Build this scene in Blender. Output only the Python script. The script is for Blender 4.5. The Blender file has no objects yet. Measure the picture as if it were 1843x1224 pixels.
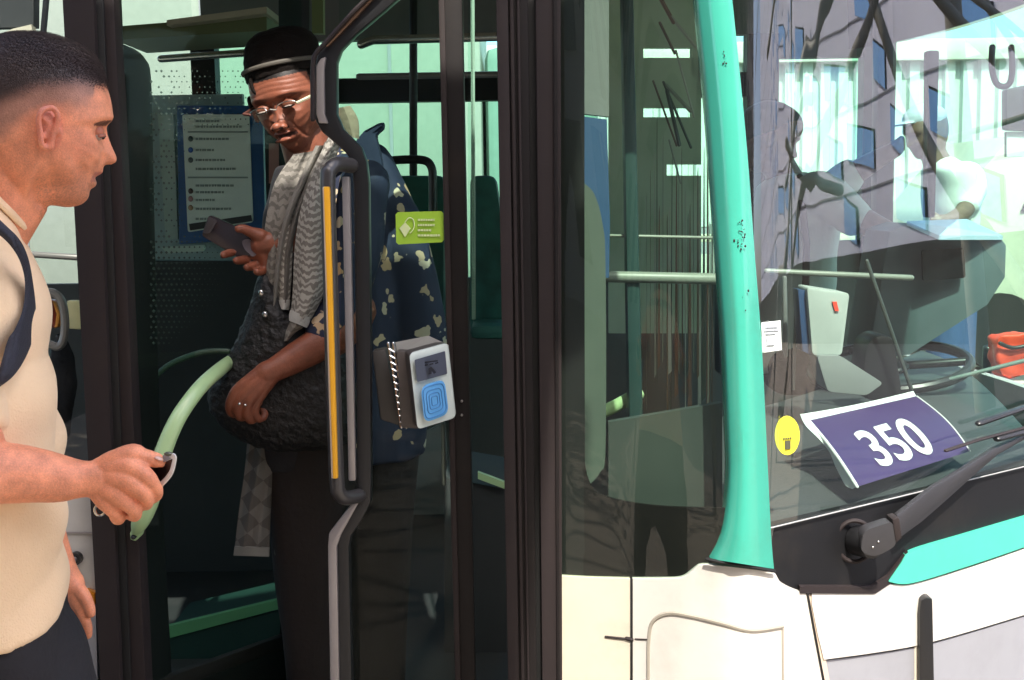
import bpy, bmesh, math, random
from mathutils import Vector, Matrix, noise
R = math.radians
random.seed(7)
SC = bpy.context.scene
COL = SC.collection

# ---------------------------------------------------------------- camera
F = 2200.0; W0, H0 = 1843.0, 1224.0
CAM = Vector((0, 0, 1.58))
ROT = (Matrix.Rotation(R(90 - 6.6), 3, 'X') @ Matrix.Rotation(R(-0.9), 3, 'Z'))
cd = bpy.data.cameras.new("Camera"); co = bpy.data.objects.new("Camera", cd); COL.objects.link(co)
cd.sensor_width = 36.0; cd.lens = 36.0 * F / W0; cd.clip_start = 0.05; cd.clip_end = 2000
co.matrix_world = Matrix.Translation(CAM) @ ROT.to_4x4()
SC.camera = co

# ---------------------------------------------------------------- light
SUN = Vector((0.12, -0.74, 1.0)).normalized()      # towards the sun
w = bpy.data.worlds.new("World"); SC.world = w; w.use_nodes = True
nt = w.node_tree; nt.nodes.clear()
sky = nt.nodes.new('ShaderNodeTexSky'); sky.sky_type = 'NISHITA'; sky.sun_disc = False; sky.air_density = .7; sky.dust_density = 2.5; sky.ozone_density = .6
sky.sun_elevation = math.asin(SUN.z); sky.sun_rotation = math.atan2(SUN.x, SUN.y)
bg = nt.nodes.new('ShaderNodeBackground'); bg.inputs[1].default_value = 0.15
wo = nt.nodes.new('ShaderNodeOutputWorld')
nt.links.new(sky.outputs[0], bg.inputs[0]); nt.links.new(bg.outputs[0], wo.inputs[0])
sl = bpy.data.lights.new("Sun", 'SUN'); sl.energy = 2.3; sl.angle = R(0.5); sl.color = (1, .95, .86)
so = bpy.data.objects.new("Sun", sl); COL.objects.link(so)
so.rotation_euler = SUN.to_track_quat('Z', 'Y').to_euler()
SC.view_settings.view_transform = 'Standard'; SC.view_settings.look = 'None'
SC.view_settings.exposure = 1.9; SC.view_settings.gamma = 1.0
SC.view_settings.use_curve_mapping = False
SC.cycles.transparent_max_bounces = 24; SC.cycles.max_bounces = 10

# ---------------------------------------------------------------- maths
def ray(px, py): return ROT @ Vector(((px - W0/2)/F, -(py - H0/2)/F, -1))
def P(px, py, Y):
    r = ray(px, py); return CAM + r * (Y / r.y)
def Zat(py, Y, px=921): return P(px, py, Y).z
def lerp(a, b, t): return a + (b - a) * t
def interp(tab, x):
    if x <= tab[0][0]: return tab[0][1]
    for (a, b) in zip(tab, tab[1:]):
        if x <= b[0]: return lerp(a[1], b[1], (x - a[0]) / (b[0] - a[0]))
    return tab[-1][1]
def sm(a, b, x):
    t = max(0, min(1, (x - a) / ((b - a) or 1e-9))); return t*t*(3 - 2*t)
def catmull(pts, n=6, closed=False):
    """smooth a list of equal-length tuples / vectors"""
    pts = [tuple(p) for p in pts]; out = []; m = len(pts)
    rng = range(m) if closed else range(m - 1)
    for i in rng:
        if closed: p0, p1, p2, p3 = pts[i-1], pts[i], pts[(i+1) % m], pts[(i+2) % m]
        else: p0, p1, p2, p3 = pts[max(i-1, 0)], pts[i], pts[i+1], pts[min(i+2, m-1)]
        for k in range(n):
            t = k / n
            out.append(tuple(0.5*((2*b) + (-a + c)*t + (2*a - 5*b + 4*c - d)*t*t + (-a + 3*b - 3*c + d)*t**3) for a, b, c, d in zip(p0, p1, p2, p3)))
    if not closed: out.append(pts[-1])
    return out

# ---------------------------------------------------------------- materials
def newmat(name):
    m = bpy.data.materials.new(name); m.use_nodes = True
    return m, m.node_tree, m.node_tree.nodes['Principled BSDF']
def mat(name, col, rough=.5, metal=0, var=.12, vs=18, bump=0, bs=60, coat=0, sss=0, emit=0, spec=.5, sheen=0, dirt=0):
    m, t, b = newmat(name); N = t.nodes.new; L = t.links.new
    tc = N('ShaderNodeTexCoord'); nz = N('ShaderNodeTexNoise'); nz.inputs['Scale'].default_value = vs; nz.inputs['Detail'].default_value = 5
    L(tc.outputs['Object'], nz.inputs['Vector'])
    mx = N('ShaderNodeMix'); mx.data_type = 'RGBA'
    c = Vector(col[:3])
    mx.inputs[6].default_value = (*(c*(1-var)), 1); mx.inputs[7].default_value = (*[min(1, v*(1+var)) for v in c], 1)
    L(nz.outputs[0], mx.inputs[0]); out = mx.outputs[2]
    if dirt:
        n2 = N('ShaderNodeTexNoise'); n2.inputs['Scale'].default_value = 5; n2.inputs['Detail'].default_value = 9; n2.inputs['Roughness'].default_value = .72
        L(tc.outputs['Object'], n2.inputs['Vector'])
        rp = N('ShaderNodeMapRange'); rp.inputs[1].default_value = .52; rp.inputs[2].default_value = .75; rp.inputs[3].default_value = 0; rp.inputs[4].default_value = dirt
        L(n2.outputs[0], rp.inputs[0]); m2 = N('ShaderNodeMix'); m2.data_type = 'RGBA'
        m2.inputs[7].default_value = (*(c*.35 + Vector((.04, .03, .02))), 1)
        L(rp.outputs[0], m2.inputs[0]); L(out, m2.inputs[6]); out = m2.outputs[2]
    L(out, b.inputs['Base Color'])
    b.inputs['Roughness'].default_value = rough; b.inputs['Metallic'].default_value = metal
    b.inputs['Coat Weight'].default_value = coat; b.inputs['Coat Roughness'].default_value = .08
    b.inputs['Specular IOR Level'].default_value = spec
    if sheen: b.inputs['Sheen Weight'].default_value = sheen
    if sss:
        b.inputs['Subsurface Weight'].default_value = sss; b.inputs['Subsurface Radius'].default_value = (.012, .005, .003); b.inputs['Subsurface Scale'].default_value = .6
    if emit:
        b.inputs['Emission Color'].default_value = (*c, 1); b.inputs['Emission Strength'].default_value = emit
    if bump:
        n3 = N('ShaderNodeTexNoise'); n3.inputs['Scale'].default_value = bs; n3.inputs['Detail'].default_value = 6; L(tc.outputs['Object'], n3.inputs['Vector'])
        bp = N('ShaderNodeBump'); bp.inputs['Strength'].default_value = bump; bp.inputs['Distance'].default_value = .01
        L(n3.outputs[0], bp.inputs['Height']); L(bp.outputs[0], b.inputs['Normal'])
    return m
def glassmat(name, tint, refl, rough=.0, smear=.0, fres=1.0):
    m = bpy.data.materials.new(name); m.use_nodes = True; t = m.node_tree; t.nodes.clear(); N = t.nodes.new; L = t.links.new
    o = N('ShaderNodeOutputMaterial'); mx = N('ShaderNodeMixShader'); tr = N('ShaderNodeBsdfTransparent'); gl = N('ShaderNodeBsdfGlossy')
    tr.inputs[0].default_value = (*tint, 1); gl.inputs['Roughness'].default_value = rough
    lw = N('ShaderNodeLayerWeight'); lw.inputs[0].default_value = .5; fr = N('ShaderNodeMath'); fr.operation = 'POWER'; fr.inputs[1].default_value = 5; L(lw.outputs['Facing'], fr.inputs[0])
    ad = N('ShaderNodeMath'); ad.operation = 'ADD'; ad.use_clamp = True; ad.inputs[1].default_value = refl
    fm_ = N('ShaderNodeMath'); fm_.operation = 'MULTIPLY'; fm_.inputs[1].default_value = fres; L(fr.outputs[0], fm_.inputs[0]); L(fm_.outputs[0], ad.inputs[0]); L(ad.outputs[0], mx.inputs[0]); L(tr.outputs[0], mx.inputs[1]); L(gl.outputs[0], mx.inputs[2])
    last = mx.outputs[0]
    if smear:      # a thin dusty film on the pane
        tc = N('ShaderNodeTexCoord'); nz = N('ShaderNodeTexNoise'); nz.inputs['Scale'].default_value = 7; nz.inputs['Detail'].default_value = 8
        mp = N('ShaderNodeMapping'); mp.inputs['Scale'].default_value = (2, 2, .5); L(tc.outputs['Object'], mp.inputs[0]); L(mp.outputs[0], nz.inputs['Vector'])
        mr = N('ShaderNodeMapRange'); mr.inputs[1].default_value = .4; mr.inputs[2].default_value = .8; mr.inputs[3].default_value = smear*.3; mr.inputs[4].default_value = smear
        L(nz.outputs[0], mr.inputs[0]); df = N('ShaderNodeBsdfDiffuse'); df.inputs[0].default_value = (.5, .52, .5, 1)
        m2 = N('ShaderNodeMixShader'); L(mr.outputs[0], m2.inputs[0]); L(last, m2.inputs[1]); L(df.outputs[0], m2.inputs[2]); last = m2.outputs[0]
    L(last, o.inputs[0]); return m
def vcolmat(name, rough=.5, sss=0, bump=.35, bs=520):
    m, t, b = newmat(name); N = t.nodes.new; L = t.links.new
    a = N('ShaderNodeAttribute'); a.attribute_name = 'Col'
    tc = N('ShaderNodeTexCoord'); nz = N('ShaderNodeTexNoise'); nz.inputs['Scale'].default_value = 45; nz.inputs['Detail'].default_value = 6; L(tc.outputs['Object'], nz.inputs['Vector'])
    n5 = N('ShaderNodeTexNoise'); n5.inputs['Scale'].default_value = 420; n5.inputs['Detail'].default_value = 3; L(tc.outputs['Object'], n5.inputs['Vector']); av = N('ShaderNodeMath'); av.operation = 'MULTIPLY_ADD'; av.inputs[1].default_value = .7; L(n5.outputs[0], av.inputs[0]); L(nz.outputs[0], av.inputs[2])
    mr = N('ShaderNodeMapRange'); mr.inputs[1].default_value = .55; mr.inputs[2].default_value = 1.15; mr.inputs[3].default_value = .74; mr.inputs[4].default_value = 1.24; L(av.outputs[0], mr.inputs[0])
    vm = N('ShaderNodeVectorMath'); vm.operation = 'SCALE'; L(a.outputs[0], vm.inputs[0]); L(mr.outputs[0], vm.inputs[3])
    L(vm.outputs[0], b.inputs['Base Color']); b.inputs['Roughness'].default_value = rough
    if sss:
        b.inputs['Subsurface Weight'].default_value = sss; b.inputs['Subsurface Radius'].default_value = (.012, .005, .003); b.inputs['Subsurface Scale'].default_value = .5
    n3 = N('ShaderNodeTexNoise'); n3.inputs['Scale'].default_value = bs; L(tc.outputs['Object'], n3.inputs['Vector'])
    bp = N('ShaderNodeBump'); bp.inputs['Strength'].default_value = bump; bp.inputs['Distance'].default_value = .002; L(n3.outputs[0], bp.inputs['Height']); L(bp.outputs[0], b.inputs['Normal'])
    return m

M = {}
M['frame'] = mat('dark_frame', (.010, .008, .008), .5, spec=.25, bump=.03, dirt=.25)
M['frame2'] = mat('brown_black_frame', (.024, .018, .018), .55, spec=.25, bump=.03, dirt=.2)
M['rubber'] = mat('black_rubber', (.006, .006, .006), .6)
M['black'] = mat('black_plastic', (.012, .012, .013), .35, bump=.02)
M['blackg'] = mat('gloss_black', (.008, .008, .010), .12, coat=.3)
M['greym'] = mat('grey_metal', (.34, .31, .30), .35, metal=.4, dirt=.3)
M['steel'] = mat('steel', (.6, .6, .58), .22, metal=1)
M['yellow'] = mat('yellow_paint', (.85, .42, .02), .4, dirt=.15)
M['beige'] = mat('beige_strip', (.62, .5, .38), .5)
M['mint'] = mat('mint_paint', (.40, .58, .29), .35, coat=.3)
M['teal'] = mat('teal_paint', (.07, .53, .37), .3, coat=.5, var=.06, dirt=.14)
M['white'] = mat('white_paint', (.63, .60, .54), .35, coat=.4, var=.06, dirt=.24)
M['cream'] = mat('cream_paint', (.58, .53, .42), .4, coat=.2, var=.07, dirt=.3)
M['greyp'] = mat('grey_bumper', (.30, .30, .32), .4, coat=.2, var=.05, dirt=.2)
M['int'] = mat('interior_dark', (.03, .032, .033), .7)
M['intg'] = mat('interior_grey', (.16, .17, .165), .6, bump=.05)
M['ceil'] = mat('ceiling_grey', (.40, .33, .27), .6)
M['floor'] = mat('vinyl_floor', (.03, .03, .032), .6)
M['dash'] = mat('dashboard', (.055, .06, .062), .55, bump=.1, bs=200)
M['seat'] = mat('seat_shell', (.016, .10, .075), .6, var=.8, vs=14)
M['blue'] = mat('blue_panel', (.02, .09, .25), .5)
M['g_wind'] = glassmat('windscreen_glass', (.86, .96, .91), .155, .0, .006)
M['g_side'] = glassmat('side_glass', (.74, .86, .78), .05, .0, .008)
M['g_door'] = glassmat('door_glass', (.74, .88, .82), .012, .0, .001, fres=.25)
M['g_far'] = glassmat('far_glass', (.58, .92, .78), .03)
M['g_clear'] = glassmat('left_glass', (.9, .95, .94), .08)
M['skin_m'] = vcolmat('skin_man', .48, .12)
M['skin_w'] = vcolmat('skin_woman', .42, .08)
M['shirt'] = mat('beige_cotton', (.93, .66, .40), .85, var=.06, bump=.3, bs=350, sheen=.2)
M['blackcloth'] = mat('black_cloth', (.012, .011, .014), .85, bump=.25, bs=80)
M['strap'] = mat('strap_webbing', (.022, .022, .035), .7, bump=.3, bs=300)
M['hair'] = mat('dark_hair', (.040, .021, .016), .5, var=.4)
M['hat'] = mat('black_felt', (.009, .006, .005), .9, spec=.2, bump=.3, bs=150)
M['knit'] = mat('black_crochet', (.010, .010, .011), .6, bump=1.0, bs=70)
M['denim'] = mat('denim', (.05, .09, .22), .8)
M['paperw'] = mat('white_paper', (.75, .78, .76), .6, var=.03)
M['purple'] = mat('purple_print', (.052, .022, .105), .35, var=.06)
M['lime'] = mat('lime_sticker', (.36, .62, .05), .45, var=.05)
M['limel'] = mat('lime_pale', (.72, .85, .45), .45, var=.03)
M['yel'] = mat('yellow_sticker', (.80, .72, .05), .45, var=.04)
M['red'] = mat('red_orange', (.85, .06, .02), .5)
M['pavement'] = mat('pavement', (.27, .225, .175), .85, var=.15, vs=4, bump=.2, bs=30, dirt=.3)
M['asphalt'] = mat('asphalt', (.06, .06, .06), .85, var=.2, bump=.3, bs=50)

# ---------------------------------------------------------------- mesh building
def link(o, parent=None):
    COL.objects.link(o)
    if parent is not None: o.parent = parent
    return o
def tag(o, label=None, cat=None, group=None, kind=None):
    if label: o['label'] = label
    if cat: o['category'] = cat
    if group: o['group'] = group
    if kind: o['kind'] = kind
    return o
def thing(name, loc, label, cat, group=None):
    o = bpy.data.objects.new(name, None); o.empty_display_size = .05; COL.objects.link(o); o.location = loc
    return tag(o, label, cat, group)
def raw(name, V, Fc, m, parent=None, smooth=True, bevel=0, auto=35):
    me = bpy.data.meshes.new(name); off = Vector((0, 0, 0))
    if parent is not None:
        p = parent; 
        while p is not None: off += p.location; p = p.parent
    me.from_pydata([tuple(Vector(v) - off) for v in V], [], Fc); me.materials.append(m)
    bm = bmesh.new(); bm.from_mesh(me); bmesh.ops.recalc_face_normals(bm, faces=bm.faces)
    if bevel: 
        es = [e for e in bm.edges if len(e.link_faces) == 2 and e.calc_face_angle(0) > .5]
        bmesh.ops.bevel(bm, geom=es, offset=bevel, segments=2, affect='EDGES', profile=.6, clamp_overlap=True)
    for f in bm.faces: f.smooth = smooth
    if smooth:
        for e in bm.edges:
            if len(e.link_faces) == 2 and e.calc_face_angle(0) > R(auto): e.smooth = False
    bm.to_mesh(me); bm.free()
    return link(bpy.data.objects.new(name, me), parent)
class MB:
    def __init__(s): s.v = []; s.f = []
    def add(s, V, Fc):
        n = len(s.v); s.v += [Vector(v) for v in V]; s.f += [tuple(i + n for i in f) for f in Fc]; return s
    def box(s, x0, x1, y0, y1, z0, z1):
        return s.add([(x, y, z) for x in (x0, x1) for y in (y0, y1) for z in (z0, z1)],
                     [(0, 1, 3, 2), (4, 6, 7, 5), (0, 4, 5, 1), (2, 3, 7, 6), (0, 2, 6, 4), (1, 5, 7, 3)])
    def prism(s, poly, vec):
        n = len(poly); vec = Vector(vec)
        return s.add([Vector(p) for p in poly] + [Vector(p) + vec for p in poly],
                     [tuple(range(n)), tuple(range(2*n-1, n-1, -1))] + [(i, (i+1) % n, (i+1) % n + n, i + n) for i in range(n)])
    def plate(s, pix, Y, th):      # outline in picture pixels at a real depth Y (number or one per point), extruded away
        pts = [P(p[0], p[1], (p[2] if len(p) > 2 else Y)) for p in pix]
        return s.prism(pts, (0, th, 0))
    def tube(s, pts, rad, n=12, flat=1.0, up=Vector((0, 0, 1)), round_end=True):
        pts = [Vector(p) for p in pts]; m = len(pts)
        rad = rad if isinstance(rad, (list, tuple)) else [rad]*m
        V = []; rings = []
        t0 = (pts[1]-pts[0]).normalized(); a = up.cross(t0)
        if a.length < .1: a = Vector((1, 0, 0)).cross(t0)
        a.normalize()
        seq = []
        for i in range(m):
            t = (pts[min(i+1, m-1)] - pts[max(i-1, 0)]).normalized(); seq.append((pts[i], t, rad[i]))
        if round_end:
            p, t, r = seq[0]; seq = [(p - t*r*.87, t, r*.5), (p - t*r*.5, t, r*.87)] + seq
            p, t, r = seq[-1]; seq = seq + [(p + t*r*.5, t, r*.87), (p + t*r*.87, t, r*.5)]
        for p, t, r in seq:
            a = (a - t*a.dot(t)).normalized(); b = t.cross(a)
            rings.append([p + a*math.cos(6.28318*k/n)*r + b*math.sin(6.28318*k/n)*r*flat for k in range(n)])
        V = [v for r_ in rings for v in r_]; Fc = []
        for i in range(len(rings)-1):
            for k in range(n): Fc.append((i*n+k, i*n+(k+1) % n, (i+1)*n+(k+1) % n, (i+1)*n+k))
        Fc.append(tuple(range(n-1, -1, -1))); Fc.append(tuple((len(rings)-1)*n+k for k in range(n)))
        return s.add(V, Fc)
    def loft(s, rings):
        n = len(rings[0]); V = [v for r_ in rings for v in r_]; Fc = []
        for i in range(len(rings)-1):
            for k in range(n): Fc.append((i*n+k, i*n+(k+1) % n, (i+1)*n+(k+1) % n, (i+1)*n+k))
        Fc.append(tuple(range(n-1, -1, -1))); Fc.append(tuple((len(rings)-1)*n+k for k in range(n)))
        return s.add(V, Fc)
    def ell(s, c, ax, n=20, m=12):     # ellipsoid; ax three vectors
        c = Vector(c); ax = [Vector(a) for a in ax]; V = [c + ax[2]]; Fc = []
        for i in range(1, m):
            th = math.pi*i/m
            for k in range(n):
                ph = 6.28318*k/n; V.append(c + ax[0]*math.sin(th)*math.cos(ph) + ax[1]*math.sin(th)*math.sin(ph) + ax[2]*math.cos(th))
        V.append(c - ax[2])
        for k in range(n):
            Fc.append((0, 1+k, 1+(k+1) % n)); q = 1+(m-2)*n; Fc.append((q+(k+1) % n, q+k, len(V)-1))
        for i in range(m-2):
            for k in range(n): a = 1+i*n; Fc.append((a+k, a+n+k, a+n+(k+1) % n, a+(k+1) % n))
        return s.add(V, Fc)
    def build(s, name, m, parent=None, smooth=True, bevel=0, auto=35): return raw(name, s.v, s.f, m, parent, smooth, bevel, auto)
def sheet(name, fn, nu, nv, m, parent=None, th=0):
    """grid surface fn(u,v); th thickness vector if solid"""
    V = [fn(i/nu, j/nv) for j in range(nv+1) for i in range(nu+1)]
    Fc = [(j*(nu+1)+i, j*(nu+1)+i+1, (j+1)*(nu+1)+i+1, (j+1)*(nu+1)+i) for j in range(nv) for i in range(nu)]
    if th:
        n = len(V); V = V + [Vector(v)+Vector(th) for v in V]; F2 = [tuple(i+n for i in reversed(f)) for f in Fc]
        bd = [i for i in range(nu+1)] + [j*(nu+1)+nu for j in range(1, nv+1)] + [nv*(nu+1)+i for i in range(nu-1, -1, -1)] + [j*(nu+1) for j in range(nv-1, 0, -1)]
        Fc = Fc + F2 + [(bd[k], bd[(k+1) % len(bd)], bd[(k+1) % len(bd)]+n, bd[k]+n) for k in range(len(bd))]
    return raw(name, V, Fc, m, parent)
def fuse(name, mb, voxel, m, parent=None, smooth=4, colfn=None, disp=None):
    """one continuous skin over overlapping closed pieces"""
    me = bpy.data.meshes.new('tmp'); me.from_pydata([tuple(v) for v in mb.v], [], mb.f)
    bm = bmesh.new(); bm.from_mesh(me); bmesh.ops.recalc_face_normals(bm, faces=bm.faces); bm.to_mesh(me); bm.free()
    o = bpy.data.objects.new('tmp', me); COL.objects.link(o)
    r_ = o.modifiers.new('r', 'REMESH'); r_.mode = 'VOXEL'; r_.voxel_size = voxel; r_.adaptivity = 0
    if smooth: s_ = o.modifiers.new('s', 'SMOOTH'); s_.iterations = smooth; s_.factor = .5
    dg = bpy.context.evaluated_depsgraph_get(); dg.update()
    ev = bpy.data.meshes.new_from_object(o.evaluated_get(dg)); bpy.data.objects.remove(o)
    off = Vector((0, 0, 0)); p = parent
    while p is not None: off += p.location; p = p.parent
    if colfn:
        ca = ev.color_attributes.new('Col', 'FLOAT_COLOR', 'POINT')
        for i, v in enumerate(ev.vertices): ca.data[i].color = (*colfn(v.co), 1)
    if disp:
        ns = [Vector(v.normal) for v in ev.vertices]
        for v, n_ in zip(ev.vertices, ns): v.co = v.co + n_*disp(v.co)
    for v in ev.vertices: v.co = v.co - off
    ev.polygons.foreach_set('use_smooth', [True]*len(ev.polygons)); ev.materials.clear(); ev.materials.append(m); ev.name = name
    ev.update()
    return link(bpy.data.objects.new(name, ev), parent)
def chain(mb, pts, n=14):          # (px,py,Y,radius) picture-placed limb
    q = catmull([(*P(a, b, c), r_) for a, b, c, r_ in pts], 5)
    mb.tube([Vector(x[:3]) for x in q], [x[3] for x in q], n)
def wrap_pts(pts, Yd=None): return [P(*p) for p in pts]
def textmesh(s, size=1.0, off=0.0):
    cu = bpy.data.curves.new('t', 'FONT'); cu.body = s; cu.size = size; cu.offset = off; cu.resolution_u = 6
    o = bpy.data.objects.new('t', cu); COL.objects.link(o)
    dg = bpy.context.evaluated_depsgraph_get(); dg.update()
    me = bpy.data.meshes.new_from_object(o.evaluated_get(dg)); bpy.data.objects.remove(o)
    return [v.co.copy() for v in me.vertices], [tuple(p.vertices) for p in me.polygons]

# ================================================================ setting
g = MB().box(-60, 60, -30, 90, -.3, 0).build('pavement', M['pavement']); tag(g, kind='structure')
rd = MB().box(-60, 60, 1.98, 11.2, .001, .006).build('road', M['asphalt']); tag(rd, kind='structure')
mk = MB()
for i in range(40): mk.box(-20 + i*1.25, -20 + i*1.25 + 1.1, 9.9, 10.05, .008, .011)
for i in range(40): mk.box(-20 + i*1.25, -20 + i*1.25 + 1.1, 10.9, 11.0, .008, .011)
tag(mk.build('road_marking', M['cream']), kind='structure')

# ribbed pale metal shed beyond the road
shed = thing('ribbed_building', (0, 15, 0), 'long pale ribbed metal building beyond the road', 'building')
mb = MB(); x = -22
prof = []
while x < 22:
    prof += [(x, 15.0), (x+.09, 15.0), (x+.115, 15.07), (x+.17, 15.07), (x+.19, 15.0)]; x += .215
V = [(a, b, z) for z in (1.2, 3.15) for a, b in prof]; n = len(prof)
mb.add(V, [(i, i+1, i+1+n, i+n) for i in range(n-1)])
M['shed'] = mat('shed_metal', (.54, .58, .55), .5, dirt=.2, var=.06)
mb.build('ribbed_cladding', M['shed'], shed, smooth=False)
MB().box(-22, 22, 14.9, 15.3, 3.15, 3.4).build('roof_edge', M['white'], shed, bevel=.02)
MB().box(-22, 22, 15.12, 19, 0, 3.14).build('wall', M['cream'], shed)
MB().box(-22, 22, 14.96, 15.1, .0, 1.19).build('plinth', M['greyp'], shed)
# fence with cream top rail
fe = thing('barrier_fence', (0, 12.2, 0), 'long low white panel fence in front of the ribbed building', 'fence')
MB().box(-14, 14, 12.2, 12.24, .2, 1.0).build('panel', M['white'], fe)
MB().box(-14, 14, 12.16, 12.28, 1.12, 1.2).build('top_rail', M['cream'], fe, bevel=.01)
for i in range(15): MB().box(-14+i*2, -13.92+i*2, 12.1, 12.3, 0, 1.3).build('post', M['greym'], fe)
gr = thing('guard_rail', (2.2, 7.4, 0), 'black metal guard railing beside the road seen through the windscreen', 'railing')
MB().tube([(2.9, 7.4, .62), (7, 7.6, .62)], .03).build('top_rail', M['black'], gr)
MB().tube([(2.9, 7.4, .30), (7, 7.6, .30)], .022).build('lower_rail', M['black'], gr)
for i in range(5): MB().tube([(2.9+i, 7.4+.05*i, 0), (2.9+i, 7.4+.05*i, .62)], .028).build('post', M['black'], gr)
# parked coach-like vehicle
va = thing('parked_van', (4.6, 11.3, 0), 'pale van parked beyond the road behind the white shirted person', 'van')
MB().prism([(3.6, 10.6, .35), (6.9, 10.6, .35), (6.9, 10.6, 1.5), (6.5, 10.6, 2.0), (4.3, 10.6, 2.05), (3.75, 10.6, 1.4)], (0, 1.7, 0)).build('body', M['cream'], va, bevel=.06)
MB().prism([(4.4, 10.58, 1.4), (6.6, 10.58, 1.4), (6.4, 10.58, 1.85), (4.6, 10.58, 1.88)], (0, .03, 0)).build('window', M['blackg'], va)
for xx in (4.25, 6.2): MB().tube([(xx, 10.55, .36), (xx, 10.8, .36)], .34, 24, round_end=False).build('wheel', M['rubber'], va)

# facade to the right: what the windscreen mirrors
M['lav'] = mat('lavender_cladding', (.80, .80, .95), .6, var=.12, vs=.6)
M['bluewin'] = mat('blue_window', (.22, .46, .85), .1, coat=.5)
fb = thing('office_building', (16, 8, 0), 'lavender clad building with slanted blue windows facing the bus front', 'building')
def FB(u, z, d=0):     # u along facade, facing the bus and the sun
    a = Vector((13, 12.5, 0)); dr = Vector((.8, -.6, 0)); nr = Vector((-.6, -.8, 0)); return a + dr*u + Vector((0, 0, z)) + nr*d
def fbox(mb, u0, u1, z0, z1, d0, d1, sk=0):
    mb.prism([FB(u0, z0, d0), FB(u1, z0+sk, d0), FB(u1, z1+sk, d0), FB(u0, z1, d0)], FB(0, 0, d1)-FB(0, 0, d0))
mb = MB(); fbox(mb, 0, 60, 0, 26, 0, -.5); mb.build('wall', M['lav'], fb)
for i in range(30):
    for j in range(7):
        u = .6 + i*2.0 + (j % 2)*.9; z = 1.9 + j*1.45
        if (i*5+j*11) % 7 in (2, 5): continue
        wd = .85 if (i*7+j*3) % 5 else 1.5
        mb = MB(); fbox(mb, u, u+wd, z, z+.80, .04, .0, .35); wf = mb.build('window_frame', M['black'], fb, smooth=False)
        mb = MB(); fbox(mb, u+.05, u+wd-.01, z+.01, z+.76, .055, .05, .345); mb.build('pane', M['bluewin'], wf, smooth=False)
        if len(fb.children) > 96: break
    if len(fb.children) > 96: break
for j in range(9):
    mb = MB(); fbox(mb, 0, 60, 1.25+j*1.75, 1.29+j*1.75, .03, .0, 0); mb.build('cladding_joint', M['greyp'], fb, smooth=False)
tf_ = thing('dark_reflection_fence', (14, 10, 0), 'dark brown fence added below the lavender building to darken its reflection', 'fence')  # low dark structure added so the lower windscreen mirrors something dark
mb = MB()
for k in range(100): fbox(mb, k*.6, k*.6+.595, 0, 1.7, 1.9, 1.8)
mb.build('boards', mat('timber', (.05, .042, .036), .8, var=.5, vs=2), tf_, smooth=False)
# unseen canopy over the pavement, added to keep sun off man and doorway
M['truss'] = mat('truss_paint', (.34, .32, .27), .5, dirt=.3)
cn = thing('shade_canopy', (-3, -1, 0), 'steel canopy on tubular columns added above the stop for shade', 'canopy')
MB().box(-9, .45, -2.2, .5, 4.3, 4.42).build('roof_panel', M['ceil'], cn)
for yy in (-2.0, .3):
    MB().tube([(-9, yy, 4.15), (.45, yy, 4.15)], .09).build('beam', M['truss'], cn)
for xx in (-7.5, -4.4): MB().tube([(xx, -1.9, 0), (xx, -1.9, 4.2)], .11).build('column', M['truss'], cn)
tr = thing('lattice_mast', (6, -2, 0), 'tubular steel lattice of crossing beams beside the stop', 'mast')
rl = random.Random(11)
beams = [((6.5, .2, 0), (8.4, 4.6, 6.5), .07), ((8.2, .6, 0), (6.2, 5.2, 6.2), .05), ((6.0, 4.8, .0), (9, 1.2, 6.8), .06), ((6.4, -1.0, 4.6), (8.6, 6.6, 3.9), .10), ((6.6, 6.0, 4.9), (8.8, -.6, 3.6), .07), ((7.6, 1.6, 0), (7.4, 1.9, 7), .06), ((8, 4.2, 0), (7.9, 4.0, 7), .08)]
for k in range(12):
    y_ = rl.uniform(-.5, 6); z_ = rl.uniform(2.2, 5.0); dy = rl.uniform(-2.2, 2.2); beams.append(((rl.uniform(6, 8), y_, z_), (rl.uniform(6, 8), y_+dy, z_+rl.uniform(-1.6, 1.6)), rl.uniform(.018, .05)))
for a, b, r_ in beams: MB().tube([a, b], r_, 10).build('beam', M['truss'], tr)
for (y_, z_, q) in ((2.6, 4.0, .35), (3.4, 4.3, .28), (1.8, 4.4, .22), (4.0, 3.7, .2)):
    MB().box(6.9, 6.9+q, y_, y_+q*1.5, z_, z_+q*.7).build('lamp_housing', M['black'], tr, bevel=.03)
sc_ = thing('scaffold_tower', (1.5, -3.8, 0), 'thin steel scaffold tower with crossed bars beyond the canopy', 'scaffold')
for k in range(7):
    x_ = -1.5 + k*.95; MB().tube([(x_, -3.8, 0), (x_, -3.8, 6.5)], .028, 8).build('upright', M['truss'], sc_)
    for j in range(6):
        if (k+j) % 2: MB().tube([(x_, -3.8, .4+j), (x_+.95, -3.8, 1.4+j)], .02, 8).build('brace', M['truss'], sc_)
        else: MB().tube([(x_+.95, -3.78, .4+j), (x_, -3.78, 1.4+j)], .02, 8).build('brace', M['truss'], sc_)
for j in range(6): MB().tube([(-1.5, -3.8, .4+j), (5.1, -3.8, .4+j)], .022, 8).build('ledger', M['truss'], sc_)
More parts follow.
